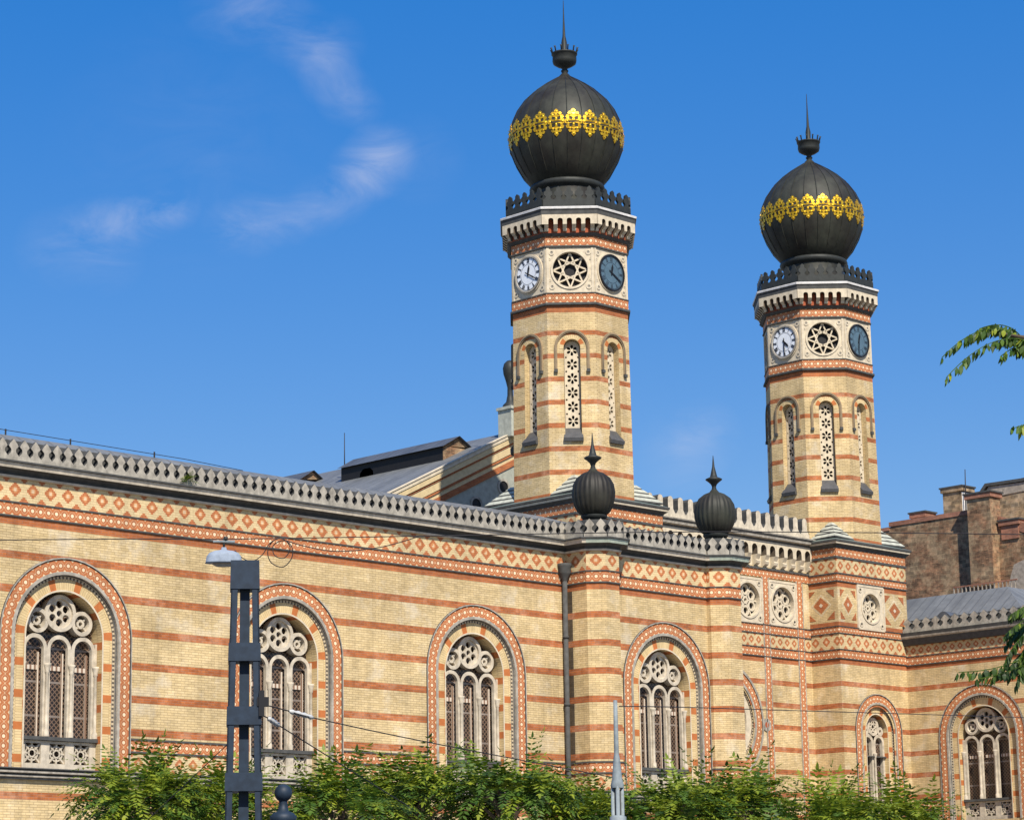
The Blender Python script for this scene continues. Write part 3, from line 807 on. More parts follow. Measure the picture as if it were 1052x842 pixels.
        q.ring(F, 0, 27.37, .705, .75, 26.36, .10, 'hood', din=.07, dout=.07, n=18, side='mould')
        for a in (-1, 1): q.box(F, a * .725 - .08, a * .725 + .08, 26.24, 26.38, 0, .12, 'mould')
        q.ring(F, 0, 27.37, .37, .56, 27.3, .012, 'vouss', dout=-.01, n=16)
        q.build('hood_mould', so)
    # bands, clock stage
    f = MB()
    f.sweep(octp, [(0, 29.25), (.12, 29.28), (.12, 29.37), (.04, 29.40)], 'mould', True)
    f.sweep(octp, [(.04, 29.40), (.04, 29.80)], 'oct', True, unit=True)
    f.sweep(octp, [(.04, 29.79), (.07, 29.80), (.07, 29.84), (0, 29.85)], 'mould', True)
    f.sweep(octp, [(0, 31.90), (.08, 31.92), (.08, 31.98), (.04, 32.0)], 'mould', True)
    f.sweep(octp, [(.04, 31.99), (.04, 32.40)], 'oct', True, unit=True)
    f.sweep(octp, [(.04, 32.39), (.10, 32.40), (.12, 32.52), (.0, 32.54)], 'mould', True)
    f.build('tile_bands', t)
    st = MB(); st.sweep(octp, [(0, 29.8), (0, 30.02)], 'stone_white', True); st.sweep(octp, [(0, 31.78), (0, 31.95)], 'stone_white', True)
    for i, F in enumerate(fr):
        n = 40; zc = 30.9
        st.poly(F, [[(-hs, 30.02), (hs, 30.02), (hs, 31.78), (-hs, 31.78)], [(.82 * math.cos(2 * PI * k / n), zc + .82 * math.sin(2 * PI * k / n)) for k in range(n)]], 0, -.25, 'stone_white')
        for a in (-1, 1):
            st.box(F, a * (hs - .07) - .06, a * (hs - .07) + .06, 29.85, 31.9, 0, .035, 'stone_white')
            for b_ in (-1, 1):
                st.circ(F, a * .84, zc + b_ * .78, .06, .13, .03, 'stone_white', dout=0, n=12)
                st.disc(F, a * .84, zc + b_ * .78, .055, .006, 'stone_grey', 10)
                st.circ(F, a * .93, zc + b_ * .48, .025, .06, .02, 'stone_white', dout=0, n=8)
        st.circ(F, 0, zc, .80, .90, .05, 'stone_white', din=-.25, dout=0, n=n)
    sto = st.build('clock_stage', t)
    cc = MB(); cc.sweep(octagon(c, A - .28), [(0, 29.5), (0, 32)], 'dark', True); cc.build('dark_core', t)
    for F in (fr[1], fr[3], fr[7]):
        q = MB(); star_grille(q, F, 0, 30.9, .80, -.12, -.24, 'stone_white', w=.068); q.build('star_window', t, merge=False)
    clock(t, fr[0], 30.9, *times[0], 'dial_white', 'white clock face with black hands')
    clock(t, fr[2], 30.9, *times[1], 'dial_blue', 'slate blue clock face with black hands')
    # machicolated corbel table
    m = MB()
    m.sweep(octp, [(.0, 32.5), (.0, 33.5)], 'red_dark', True)
    for F in fr:
        hw = hs + .13; N = 6; p = 2 * hw / N
        top, out = 33.50, .34
        l = [(-hw, 32.96), (-hw, top), (hw, top), (hw, 32.96)]
        for k in range(N - 1, 0, -1):
            x = -hw + k * p
            l += [(x + .115, 32.96), (x + .115, 33.22)] + [(x + .115 * math.cos(PI * q / 6), 33.22 + .115 * math.sin(PI * q / 6)) for q in range(1, 6)] + [(x - .115, 33.22), (x - .115, 32.96)]
        m.poly(F, [l[::-1]], out, .0, 'stone_white', 'stone_shaded')
        for k in range(N):
            x = -hw + (k + .5) * p; e = p / 2 - .115
            if k in (0, N - 1): x += -.0
            prof = [(.0, 32.62), (.10, 32.64), (.14, 32.72), (.13, 32.78), (.22, 32.84), (.24, 32.88), (out, 32.96)]
            for (d0, z0), (d1, z1) in zip(prof, prof[1:]):
                m.face([F.P(x - e, z0, d0), F.P(x + e, z0, d0), F.P(x + e, z1, d1), F.P(x - e, z1, d1)], 'stone_white')
                for a in (-1, 1): m.face([F.P(x + a * e, z0, 0), F.P(x + a * e, z0, d0), F.P(x + a * e, z1, d1), F.P(x + a * e, z1, 0)], 'stone_shaded')
    m.build('corbel_table', t)
    k = MB()
    k.sweep(octp, [(.3, 33.49), (.35, 33.51), (.35, 33.56)], 'mould', True); k.sweep(octp, [(.35, 33.56), (.36, 33.68)], 'mould', True)
    k.sweep(octp, [(.36, 33.68), (.41, 33.74)], 'mould', True); k.sweep(octp, [(.41, 33.74), (.43, 33.82), (.36, 33.86)], 'off_white', True)
    k.sweep(octp, [(.36, 33.86), (-1.2, 33.95)], 'copper_green', True)
    k.build('cornice', t)
    p = MB(); o2 = octagon(c, A + .12); cresting(p, o2, True, 33.85, 1.0, .44, .05, -.06, CREST, 'iron')
    p.build('iron_cresting', t)
    # big onion dome
    d = MB()
    d.lathe(c, [(2.3, 33.9), (2.1, 34.2), (1.6, 34.6), (1.52, 34.8), (1.52, 35.15)], 32, 'dome')
    d.lathe(c, [(1.52, 35.1), (1.64, 35.2), (1.72, 35.32), (1.68, 35.44), (1.56, 35.5)], 40, 'iron')
    d.lathe(c, [(1.54, 35.42), (1.72, 35.6), (2.0, 35.98), (2.34, 36.6), (2.54, 37.15), (2.62, 37.72), (2.59, 38.05), (2.51, 38.4), (2.28, 38.93), (1.92, 39.45), (1.46, 39.9), (1.0, 40.25), (.62, 40.5), (.33, 40.68), (.16, 40.88)],
            192, 'dome')
    do = d.build('onion_dome', t)
    sm = MB()
    prof = [(1.57, 35.46), (2.01, 35.98), (2.35, 36.6), (2.55, 37.15), (2.63, 37.72), (2.52, 38.4), (2.29, 38.93), (1.93, 39.45), (1.47, 39.9), (1.01, 40.25), (.63, 40.5), (.34, 40.68)]
    for i in range(24):
        a = 2 * PI * i / 24
        sm.tube([(c[0] + r_ * math.cos(a), c[1] + r_ * math.sin(a), z_) for r_, z_ in prof], .022, 'dome', 4, False)
    sm.build('standing_seams', do, merge=False)
    g = MB()
    def rad(z):
        pr = [(2.34, 36.65), (2.54, 37.15), (2.62, 37.72), (2.59, 38.05), (2.51, 38.4), (2.28, 38.93)]
        for (r0, z0), (r1, z1) in zip(pr, pr[1:]):
            if z0 <= z <= z1: return r0 + (r1 - r0) * (z - z0) / (z1 - z0)
        return 2.3
    N = 21; zc = 37.74
    orn = [(0, .62), (.10, .54), (.07, .47), (.20, .47), (.26, .38), (.19, .31), (.31, .31), (.36, .20), (.27, .13), (.36, .10), (.40, .0),
           (.36, -.10), (.27, -.13), (.36, -.22), (.31, -.33), (.18, -.33), (.25, -.42), (.19, -.50), (.07, -.48), (.10, -.58), (0, -.68)]
    orn = orn + [(-x, z) for x, z in orn[-2:0:-1]]
    slots = [[(x * sx, z) for x, z in ((.03, .34), (.11, .42), (.12, .29))] for sx in (-1, 1)] + [[(x * sx, z) for x, z in ((.045, .21), (.20, .25), (.20, .10), (.055, .06))] for sx in (-1, 1)] + \
            [[(x * sx, z) for x, z in ((.05, -.07), (.20, -.10), (.19, -.26), (.045, -.23))] for sx in (-1, 1)] + [[(x * sx, z) for x, z in ((.03, -.36), (.12, -.31), (.12, -.45))] for sx in (-1, 1)]
    tri = tessellate_polygon([[Vector((x, z, 0)) for x, z in l] for l in [orn] + slots]); flat = orn + [p_ for l in slots for p_ in l]
    for i in range(N):
        a0 = 2 * PI * (i + .5) / N
        def W(x, z, e): 
            rr = rad(zc + z) + e; a = a0 + x / 2.62; return (c[0] + rr * math.cos(a), c[1] + rr * math.sin(a), zc + z)
        for q in tri:
            g.face([W(*flat[j], .035 - .04 * abs(flat[j][0])) for j in q], 'gold')
        for l in [orn] + slots:
            for j in range(len(l)):
                a_, b_ = l[j], l[(j + 1) % len(l)]
                g.face([W(*a_, .035 - .04 * abs(a_[0])), W(*b_, .035 - .04 * abs(b_[0])), W(*b_, 0), W(*a_, 0)], 'gold')
        for x, z, rr in ((0, .14, .05), (0, -.15, .05), (0, .5, .045), (.29, .0, .05), (-.29, 0, .05), (0, -.56, .045), (.17, .32, .05), (-.17, .32, .05), (.17, -.33, .05), (-.17, -.33, .05)):
            n = 6; cn = W(x, z, .075)
            for q in range(n):
                t0, t1 = 2 * PI * q / n, 2 * PI * (q + 1) / n
                g.face([W(x + rr * math.cos(t0), z + rr * math.sin(t0), .04), W(x + rr * math.cos(t1), z + rr * math.sin(t1), .04), cn], 'gold', None, True)
    g.build('gilded_band', do)
    f = MB()
    f.lathe(c, [(.17, 40.8), (.12, 40.92), (.17, 40.98), (.17, 41.04), (.11, 41.08), (.16, 41.16), (.34, 41.24), (.52, 41.36), (.56, 41.5), (.55, 41.78), (.60, 41.8), (.60, 41.86), (.5, 41.87), (.18, 41.85), (.12, 42.0), (.13, 42.4), (.07, 42.7), (.035, 43.5), (.012, 44.45)], 20, 'iron')
    for i in range(12):
        a = 2 * PI * i / 12
        f.tube([(c[0] + .56 * math.cos(a), c[1] + .56 * math.sin(a), 41.82), (c[0] + .60 * math.cos(a), c[1] + .60 * math.sin(a), 42.02), (c[0] + .63 * math.cos(a), c[1] + .63 * math.sin(a), 42.1)], [.035, .035, .055], 'iron', 6)
    f.build('crown_finial', do)
    # base window
    small_window(t, FU, 0.0)
    # the shaft tapers a little up to the clock stage
    for o in t.children_recursive:
        if o.type != 'MESH': continue
        for v in o.data.vertices:
            z = v.co.z
            if o.name.split('.')[0] in ('corbel_table', 'cornice', 'iron_cresting') and z > 32.55:
                v.co.z = z - .19 * min(1.0, (z - 32.55) / .8)
            if 21.2 < z < 32.42:
                k_ = 1 - .034 * min(1.0, (z - 21.2) / 9.0); v.co.x *= k_; v.co.y *= k_
    return t

def small_window(parent, F, sc):
    zs, zb, r = 11.55, 7.25, .86; dT, dP = -.34, -.55
    w = MB()
    for c in (-.43, .43):
        w.ring(F, sc + c, 11.05, .27, .43, zb + .8, dT, 'stone', din=dP + .03, n=12)
    w.circ(F, sc, 11.83, .30, .44, dT + .02, 'stone', din=dP + .03, dout=dP + .03)
    for k in range(5):
        tt = PI / 2 + 2 * PI * k / 5
        w.circ(F, sc + .19 * math.cos(tt), 11.83 + .19 * math.sin(tt), .06, .12, dT, 'stone', din=dP + .03, n=10)
    for c in (-.56, .56): w.circ(F, sc + c, 11.62, .09, .22, dT + .01, 'stone', din=dP + .03, n=16)
    w.box(F, sc - .88, sc + .88, zb, zb + .8, dP + .03, dT, 'stone_white')
    o = w.build('window', parent)
    p = MB(); p.poly(F, [[(sc - .95, zb), (sc + .95, zb)] + [(sc + .95 * math.cos(q * PI / 16), zs + .95 * math.sin(q * PI / 16)) for q in range(17)]], dP, dP, 'lattice'); p.build('pane', o)
    q = MB(); x, y, _ = F.P(sc, 0, dT + .06)
    q.lathe((x, y), [(.09, 8.05), (.09, 8.2), (.055, 8.3), (.055, 10.3), (.11, 10.5), (.11, 10.55), (0, 10.55)], 10, 'stone'); q.build('colonnette', o)
    b = MB(); b.box(F, sc - .88, sc + .88, 10.36, 10.42, dP, dT + .1, 'mould'); b.build('glazing_bar', o)
    archivolt(o, F, sc, zs, r, zb, k=.94)

CL, CR = (79.5, 76.02), (98.2, 76.7)
clock_tower(CL, 'nearer octagonal clock tower with black gilded onion dome, left of its twin', ((12, 20), (12, 20)))
clock_tower(CR, 'farther octagonal clock tower with black onion dome, standing beside the right side wing', ((4, 30), (12, 31)))

# ------------------------------------------------------------------ 3 synagogue hall: front wall between the towers, nave behind
YF = 75.67; XC = 88.85
FF = Frame(0, YF, 0, -1)
syn = thing('synagogue_hall', 'synagogue front between the towers with round windows and a zinc roofed nave behind', 'building', (XC, 80, 0))
x0, x1 = CL[0] + 2.745, CR[0] - 2.745
fp = [(x0, YF), (x1, YF)]
w = MB()
# the front wall has a big rose window hole
n = 40
rose = (XC, 11.75)
w.poly(FF, [[(x0, 0), (x1, 0), (x1, ZTOP), (x0, ZTOP)], [(XC + 2.1 * math.cos(2 * PI * k / n), rose[1] + 2.1 * math.sin(2 * PI * k / n)) for k in range(n)]], 0, 0, 'brick')
w.quad(FF, x0, x1, ZTOP, 14.90, 0, 'red'); PX = (93.38, 90.82, 2 * XC - 93.38, 2 * XC - 90.82)
w.poly(FF, [[(x0, 14.90), (x1, 14.90), (x1, 19.2), (x0, 19.2)]] + [[(xs + .9 * math.cos(2 * PI * k / 24), 17.52 + .9 * math.sin(2 * PI * k / 24)) for k in range(24)] for xs in PX], -.02, -.02, 'brick_plain'); w.quad(FF, x0, x1, 19.1, 20.6, -.1, 'stone_white')
w.face([(x0, YF, 20.9), (x1, YF, 20.9), (x1, 88.9, 20.9), (x0, 88.9, 20.9)], 'zinc')
w.build('front_wall', syn)
f = MB(); frieze_lower(f, fp, diamonds=False)
f.quad(FF, x0, x1, 15.37, 15.98, .01, 'dia', True, XC)
f.box(FF, x0, x1, 15.97, 16.02, 0, .05, 'mould'); f.quad(FF, x0, x1, 16.02, 16.40, .02, 'oct', True, XC); f.box(FF, x0, x1, 16.40, 16.45, 0, .05, 'mould')
f.quad(FF, x0, x1, 18.68, 19.05, .02, 'oct', True, XC); f.box(FF, x0, x1, 19.05, 19.14, 0, .07, 'mould')
for xs in (92.11, 94.66, 89.55, 2 * XC - 92.11, 2 * XC - 94.66, 2 * XC - 89.55):
    f.box(FF, xs - .24, xs - .19, 0, 18.68, 0, .05, 'stone_grey'); f.box(FF, xs + .19, xs + .24, 0, 18.68, 0, .05, 'stone_grey')
    h = .38
    f.face([FF.P(xs - .19, 0, .035), FF.P(xs + .19, 0, .035), FF.P(xs + .19, 18.68, .035), FF.P(xs - .19, 18.68, .035)], 'oct',
           [(0, 0), (0, 1), (18.68 / h, 1), (18.68 / h, 0)])
f.build('tile_frieze', syn)
for xs in PX: stone_panel(syn, FF, xs, 17.52, 1.0, 1.03, .80, .04)
# arched corbel table
m = MB(); N = 20; p_ = (x1 - x0) / N; l = [(x0, 19.72), (x0, 20.38), (x1, 20.38), (x1, 19.72)]
for k in range(N - 1, -1, -1):
    x = x0 + (k + .5) * p_
    l += [(x + .2, 19.72), (x + .2, 20.0)] + [(x + .2 * math.cos(PI * q / 8), 20.0 + .2 * math.sin(PI * q / 8)) for q in range(1, 8)] + [(x - .2, 20.0), (x - .2, 19.72)]
m.poly(FF, [l[::-1]], .26, -.1, 'stone_white', 'stone_shaded')
for k in range(N + 1):
    x = x0 + k * p_; e = p_ / 2 - .2
    prof = [(.0, 19.2), (.16, 19.3), (.20, 19.42), (.12, 19.48), (.16, 19.55), (.26, 19.72)]
    for (d0, z0), (d1, z1) in zip(prof, prof[1:]):
        m.face([FF.P(x - e, z0, d0), FF.P(x + e, z0, d0), FF.P(x + e, z1, d1), FF.P(x - e, z1, d1)], 'stone_white')
        for a in (-1, 1): m.face([FF.P(x + a * e, z0, -.1), FF.P(x + a * e, z0, d0), FF.P(x + a * e, z1, d1), FF.P(x + a * e, z1, -.1)], 'stone_white')
m.build('corbel_table', syn)
k = MB()
k.sweep(fp, [(.2, 20.37), (.30, 20.40), (.30, 20.46)], 'mould'); k.sweep(fp, [(.30, 20.46), (.44, 20.50), (.46, 20.60)], 'stone_grey'); k.sweep(fp, [(.46, 20.60), (.52, 20.70)], 'mould')
k.sweep(fp, [(.52, 20.70), (.53, 20.76)], 'stone_grey'); k.sweep(fp, [(.53, 20.76), (-.5, 20.98)], 'copper_white')
k.build('cornice', syn)
p = MB(); cresting(p, [(x0, YF), (x1, YF)], False, 20.82, 1.0, .684, .16, -.24, TALL, 'stone', 'mould'); p.build('parapet', syn)
# rose window
r = MB(); zc = rose[1]
r.circ(FF, XC, zc, 2.66, 2.78, .06, 'stone_grey', dout=0, n=64); r.circ(FF, XC, zc, 2.28, 2.66, .02, 'oct', unit=True, n=64)
r.circ(FF, XC, zc, 2.16, 2.28, .05, 'stone_grey', din=-.12, n=64); r.circ(FF, XC, zc, 2.06, 2.16, -.06, 'dentil', din=-.12, n=64); r.circ(FF, XC, zc, 1.72, 2.06, -.12, 'stone_white', din=-.6, n=64)
for a in (-1, 1):
    r.circ(FF, XC + a * 3.0, zc - .05, .14, .30, .05, 'stone_grey', dout=0, n=20); r.disc(FF, XC + a * 3.0, zc - .05, .14, .045, 'red_dark')
rosette(r, FF, XC, zc, 1.8, -.4, -.55, 'stone')
ro = r.build('rose_window', syn)
q = MB(); q.disc(FF, XC, zc, 2.1, -.56, 'lattice'); q.build('pane', ro)
# nave: gable front at Y=89, ridge along Y
YG, ZR, SL = 89.0, 27.42, .482
FG = Frame(0, YG, 0, -1)
zr = lambda x: ZR - SL * abs(x - XC)
XE = 12.5
g = MB()
g.poly(FG, [[(XC - XE, 16), (XC + XE, 16), (XC + XE, zr(XC + XE) - 1.5), (XC, ZR - 1.5), (XC - XE, zr(XC - XE) - 1.5)]], 0, 0, 'stucco')
def rake(mb, lo, hi, d0, d1, mat):
    for a in (-1, 1):
        xe = XC + a * XE
        mb.face([FG.P(xe, zr(xe) + lo, d1), FG.P(XC, ZR + lo, d1), FG.P(XC, ZR + hi, d1), FG.P(xe, zr(xe) + hi, d1)], mat)
        mb.face([FG.P(xe, zr(xe) + lo, d0), FG.P(XC, ZR + lo, d0), FG.P(XC, ZR + lo, d1), FG.P(xe, zr(xe) + lo, d1)], mat)
        mb.face([FG.P(xe, zr(xe) + hi, d0), FG.P(XC, ZR + hi, d0), FG.P(XC, ZR + hi, d1), FG.P(xe, zr(xe) + hi, d1)], mat)
rake(g, -1.75, -1.42, -.02, .06, 'red'); rake(g, -1.42, -1.2, -.02, .03, 'ochre'); rake(g, -1.2, -1.05, -.02, .09, 'red')
rake(g, -1.05, -.62, -.02, .12, 'ochre'); rake(g, -.62, -.5, -.02, .16, 'red'); rake(g, -.5, -.22, -.02, .22, 'ochre'); rake(g, -.2, .05, -.02, .26, 'stone_white')
go = g.build('nave_gable', syn)
for xo, zo in ((86.02, 23.31), (87.95, 24.42), (84.0, 22.3), (89.75, 24.42), (91.7, 23.31)):
    q = MB(); q.circ(FG, xo, zo, .3, .42, .05, 'stone_grey', dout=0, n=20); q.disc(FG, xo, zo, .3, .012, 'dark'); q.build('oculus', go)

rf = MB()
for a in (-1, 1):
    xe = XC + a * (XE + .4)
    rf.face([(xe, YG - .3, zr(xe)), (XC, YG - .3, ZR), (XC, 122, ZR), (xe, 122, zr(xe))], 'zinc', [(0, 0), (0, 14), (33, 14), (33, 0)])
rf.face([(XC - XE - .4, 122, 16), (XC + XE + .4, 122, 16), (XC + XE, 122, zr(XC + XE)), (XC, 122, ZR), (XC - XE, 122, zr(XC - XE))], 'stucco')
for a in (-1, 1): rf.face([(XC + a * XE, YG, 8), (XC + a * XE, 122, 8), (XC + a * XE, 122, zr(XC + XE)), (XC + a * XE, YG, zr(XC + XE))], 'stucco')
ro = rf.build('nave_roof', syn)
# ridge monitor on the left slope
lm = MB()
def monitor(mb, xa, xb, ya, yb, h, wallm='brown', roofm='zinc_dark'):
    za, zb_ = zr(xa) - .1, zr(xb) - .1; zt = zr(xa) + h; zh = zt + .55; xm = (xa + xb) / 2
    for y in (ya, yb): mb.face([(xa, y, za), (xb, y, zb_), (xb, y, zt), (xm, y, zh), (xa, y, zt)], wallm)
    for x, z in ((xa, za), (xb, zb_)): mb.face([(x, ya, z), (x, yb, z), (x, yb, zt), (x, ya, zt)], 'dark' if x == xa else wallm)
    for x in (xa - .15, xb + .15): mb.face([(x, ya - .2, zt - .06), (x, yb + .2, zt - .06), (xm, yb + .2, zh + .04), (xm, ya - .2, zh + .04)], roofm, [(0, 0), (8, 0), (8, 2), (0, 2)])
monitor(lm, 85.3, 87.3, 90.6, 98.4, .75)
lm.build('roof_lantern', ro)
l2 = MB(); monitor(l2, 85.6, 87.4, 102.2, 104.6, .55); l2.build('roof_lantern', ro)
vt = MB(); vx = 85.6
vt.poly(Frame(vx - .3, 96.4, -1, 0), [[(-.55, zr(vx) - .2), (.55, zr(vx) - .2), (.5, zr(vx) + .1), (.25, zr(vx) + .28), (-.25, zr(vx) + .28), (-.5, zr(vx) + .1)]], 0, -.9, 'zinc_dark'); vt.build('roof_vent', ro)
an = MB(); an.tube([(86, 98.94, 25.9), (86, 98.94, 28.5)], [.04, .02], 'wire', 6); an.build('lightning_rod', ro)
# ornament at the gable apex
pd = MB(); FO = Frame(88.55, YG - .1, 0, -1)
pd.box(FO, -.5, .5, 27.0, 28.4, -.5, .45, 'copper_white'); pd.box(FO, -.58, .58, 28.4, 28.55, -.55, .52, 'copper_white')
po = pd.build('gable_pedestal', syn)
ur = MB(); cc = (88.45, YG - .1)
ur.lathe(cc, [(.42, 28.55), (.38, 28.7), (.22, 28.85), (.15, 29.2), (.14, 29.6), (.22, 29.95), (.33, 30.3), (.36, 30.6), (.30, 30.85), (.15, 31.0), (0, 31.05)], 16, 'iron'); ur.build('urn', po)

# ------------------------------------------------------------------ 4 right side wing (wall runs towards the street)
XW = 100.7; FR = Frame(XW, 0, -1, 0)
wing = thing('side_wing', 'striped brick side wing with one large arched window at the right of the far tower', 'building', (104, 70, 0))
wp = [(XW, 74.1), (XW, 60.0), (118, 60.0)]
w = MB()
wall_with_arches(w, FR, -74.1, -60.0, 0, ZTOP, [(-69.75, 11.2, 1.95, 7.25)], 'brick')
w.sweep(wp[1:], [(0, 0), (0, ZTOP)], 'brick'); w.sweep(wp, [(0, ZTOP), (0, 14.84)], 'red'); w.sweep(wp, [(-.02, 14.84), (-.02, 16.6)], 'brick_plain')
w.build('wall', wing)
f = MB(); frieze_lower(f, wp, dz=-.04, diamonds=False); f.sweep(wp, [(.01, 15.33), (.01, 15.86)], 'dia', unit=True); f.build('frieze', wing)
c = MB()
c.sweep(wp, [(0, 15.84), (.2, 15.86), (.3, 16.15)], 'mould'); c.sweep(wp, [(.3, 16.15), (.36, 16.2), (.38, 16.28)], 'stone_grey'); c.sweep(wp, [(.38, 16.28), (.42, 16.44)], 'mould'); c.sweep(wp, [(.42, 16.44), (0, 16.5)], 'copper_green')
c.build('cornice', wing)
p = MB(); cresting(p, shifted([(XW, 73.9)] + wp[1:], .2), False, 16.46, .68, .56, .06, -.08, MERLON, 'stone_grey', 'mould'); p.build('parapet', wing)
gt = MB(); gt.sweep(shifted(wp, -.04), [(0, 16.46), (0, 17.08), (-.06, 17.08), (-.06, 16.46)], 'mould'); gt.build('gap_shade_backing', wing)  # added dark sheet standing for the shade between the merlons
big_window(wing, FR, -69.75, zs=11.2)
for a, b in ((-73.84, -72.21), (-67.29, -60)):
    lf = MB()
    lf.quad(FR, a, b, 7.92, 8.27, .02, 'oct', True, a); lf.box(FR, a, b, 8.27, 8.32, 0, .05, 'mould'); lf.box(FR, a, b, 7.87, 7.92, 0, .05, 'mould'); lf.quad(FR, a, b, 7.25, 7.87, .012, 'dia', True, a)
    lf.build('lower_frieze', wing)
r = MB(); zrg = 18.62
r.face([(XW + .3, 75.0, 16.55), (XW + .3, 66.9, 16.55), (103.7, 69.9, zrg), (103.7, 78, zrg)], 'zinc', [(0, 0), (8, 0), (5, 4), (-3, 4)])
r.face([(XW + .3, 66.9, 16.55), (118, 66.9, 16.55), (118, 69.9, zrg), (103.7, 69.9, zrg)], 'zinc', [(0, 0), (17, 0), (17, 4), (3, 4)])
r.face([(XW + .3, 66.9, 16.55), (XW + .3, 60.2, 16.55), (118, 60.2, 16.55), (118, 66.9, 16.55)], 'zinc')
r.face([(103.7, 69.9, zrg), (118, 69.9, zrg), (118, 78, zrg), (103.7, 78, zrg)], 'zinc')
ro = r.build('roof', wing)
h = MB(); FH = Frame(101.5, 0, -1, 0)
h.poly(FH, [[(-72.0 - .55 + 1.1 * t_ / 10, 17.0 + .42 * math.sin(PI * t_ / 10)) for t_ in range(11)]], .3, -1.0, 'zinc_dark'); h.build('roof_hatch', ro)

# ------------------------------------------------------------------ 5 houses behind
FX = Frame(130, 0, -1, 0)
bk = thing('firewall_house', 'old brown brick firewall house with chimneys behind the right side wing', 'house', (136, 92, 0))
b = MB()
b.poly(FX, [[(-100, 0), (-60, 0), (-60, 25.2), (-85, 25.6), (-87.2, 26.5), (-88.0, 26.9), (-89.8, 27.85), (-96.3, 27.7), (-97.6, 27.2), (-100, 27.2)]], 0, -9, 'brown'); b.build('firewall', bk)
cp = MB(); cp.box(FX, -96.3, -89.8, 27.74, 28.02, -.5, .06, 'brown_red'); cp.box(FX, -97.6, -96.3, 27.5, 27.72, -.5, .06, 'brown_red')
cp.poly(FX, [[(-88.0, 26.85), (-85.0, 25.6), (-80, 25.4), (-80, 26.0), (-85, 26.3), (-88.0, 27.35)]], .03, -.5, 'brown_red'); cp.build('coping', bk)
def stack(parent, s0, s1, z0, z1, d0, d1, mat, cap='brown_red', F=FX):
    q = MB(); q.box(F, s0, s1, z0, z1, d0, d1, mat); q.box(F, s0 - .12, s1 + .12, z1 - .28, z1, d0 - .1, d1 + .1, cap); q.box(F, s0 - .2, s1 + .2, z1, z1 + .1, d0 - .15, d1 + .15, 'mould')
    q.build('chimney', parent)
stack(bk, -89.75, -88.05, 22, 28.8, -.4, .72, 'brown')
stack(bk, -94.95, -93.95, 27.4, 28.45, -1.6, -.6, 'brown_red')
stack(bk, -87.75, -86.5, 25.8, 26.95, -1.0, .1, 'brown_red')
pr = MB(); pr.poly(FX, [[(-87.9, 22), (-84, 22), (-82, 24.0), (-84.4, 25.0), (-87.0, 24.2)]], .035, 0, 'render_grey'); pr.build('render_patch', bk)
rl = MB(); 
for i in range(16): rl.box(FX, -91 + i * .3, -90.93 + i * .3, 22.3, 23.1, .8, .86, 'render_grey')
rl.box(FX, -91, -86.3, 23.1, 23.18, .79, .87, 'brown_red'); rl.build('railing', bk)
ww = MB()
for zz in (24.8, 21, 17): ww.box(FX, -84.9, -83.7, zz, zz + 1.5, -.3, .04, 'dial_blue')
bk2 = thing('tan_brick_house', 'taller tan brick house with dark roof edge rising behind the brown firewall', 'house', (144, 92, 0))
FY = Frame(138, 0, -1, 0)
b = MB(); b.poly(FY, [[(-95.3, 0), (-70, 0), (-70, 31.6), (-91.5, 30.9), (-94.0, 31.0), (-95.3, 29.6)]], 0, -10, 'tan'); b.build('wall', bk2)
e = MB(); e.poly(FY, [[(-95.5, 29.5), (-94.1, 31.0), (-91.4, 30.95), (-70, 31.7), (-70, 31.9), (-91.4, 31.15), (-94.2, 31.2), (-95.7, 29.6)]], .15, -10, 'mould')
e.build('roof_edge', bk2)
g = MB(); g.poly(FY, [[(-94.4, 30.2), (-91.6, 30.3), (-70, 30.9), (-70, 31.6), (-91.5, 30.9), (-94.0, 30.95)]], .05, 0, 'render_grey'); g.build('parapet_band', bk2)
stack(bk2, -97.7, -96.2, 26, 31.3, -1.3, .0, 'tan', 'tan', FY)
q = MB(); q.quad(Frame(0, 96.2, 0, -1), 138.03, 139.25, 28.0, 30.95, .02, 'off_white'); q.build('sunlit_white_side', bk2)  # sunlit side of the chimney, its brightness painted as a white face
an = MB(); an.tube([(138, 95.9, 29.5), (138, 95.8, 32.4)], [.05, .03], 'wire', 6); an.build('aerial_mast', bk2)

# ------------------------------------------------------------------ 6 street furniture
def upright(px, py, dist): return at(px, py, dist)
post = at(251, 700, 28); bx, by = post.x, post.y
lp = thing('lattice_post', 'dark blue lattice street post of four legs with square bands', 'street post', (bx, by, 0))
d_ = Vector((bx, by)).normalized(); F0 = Frame(bx, by, -d_.x, -d_.y)
HT = 5.94
def hw(z): return .148 + (HT - z) * .019
m = MB()
for a in (-1, 1):
    for b_ in (-1, 1):
        for side in (0, 1):
            t_ = .018
            pts = []
            for z in (0.0, HT):
                W_ = hw(z); L_ = .075
                if side == 0: pts.append([(a * W_, b_ * W_, z), (a * (W_ - L_), b_ * W_, z), (a * (W_ - L_), b_ * (W_ - t_), z), (a * W_, b_ * (W_ - t_), z)])
                else: pts.append([(a * W_, b_ * W_, z), (a * W_, b_ * (W_ - L_), z), (a * (W_ - t_), b_ * (W_ - L_), z), (a * (W_ - t_), b_ * W_, z)])
            lo, hi = [[F0.P(x, z, y) for x, y, z in r_] for r_ in pts]
            for i in range(4): m.face([lo[i], lo[(i + 1) % 4], hi[(i + 1) % 4], hi[i]], 'post')
            m.face(hi, 'post')
core = .055
m.box(F0, -core, core, 0, HT - .05, -core, core, 'post')
mo = m.build('lattice_legs', lp)
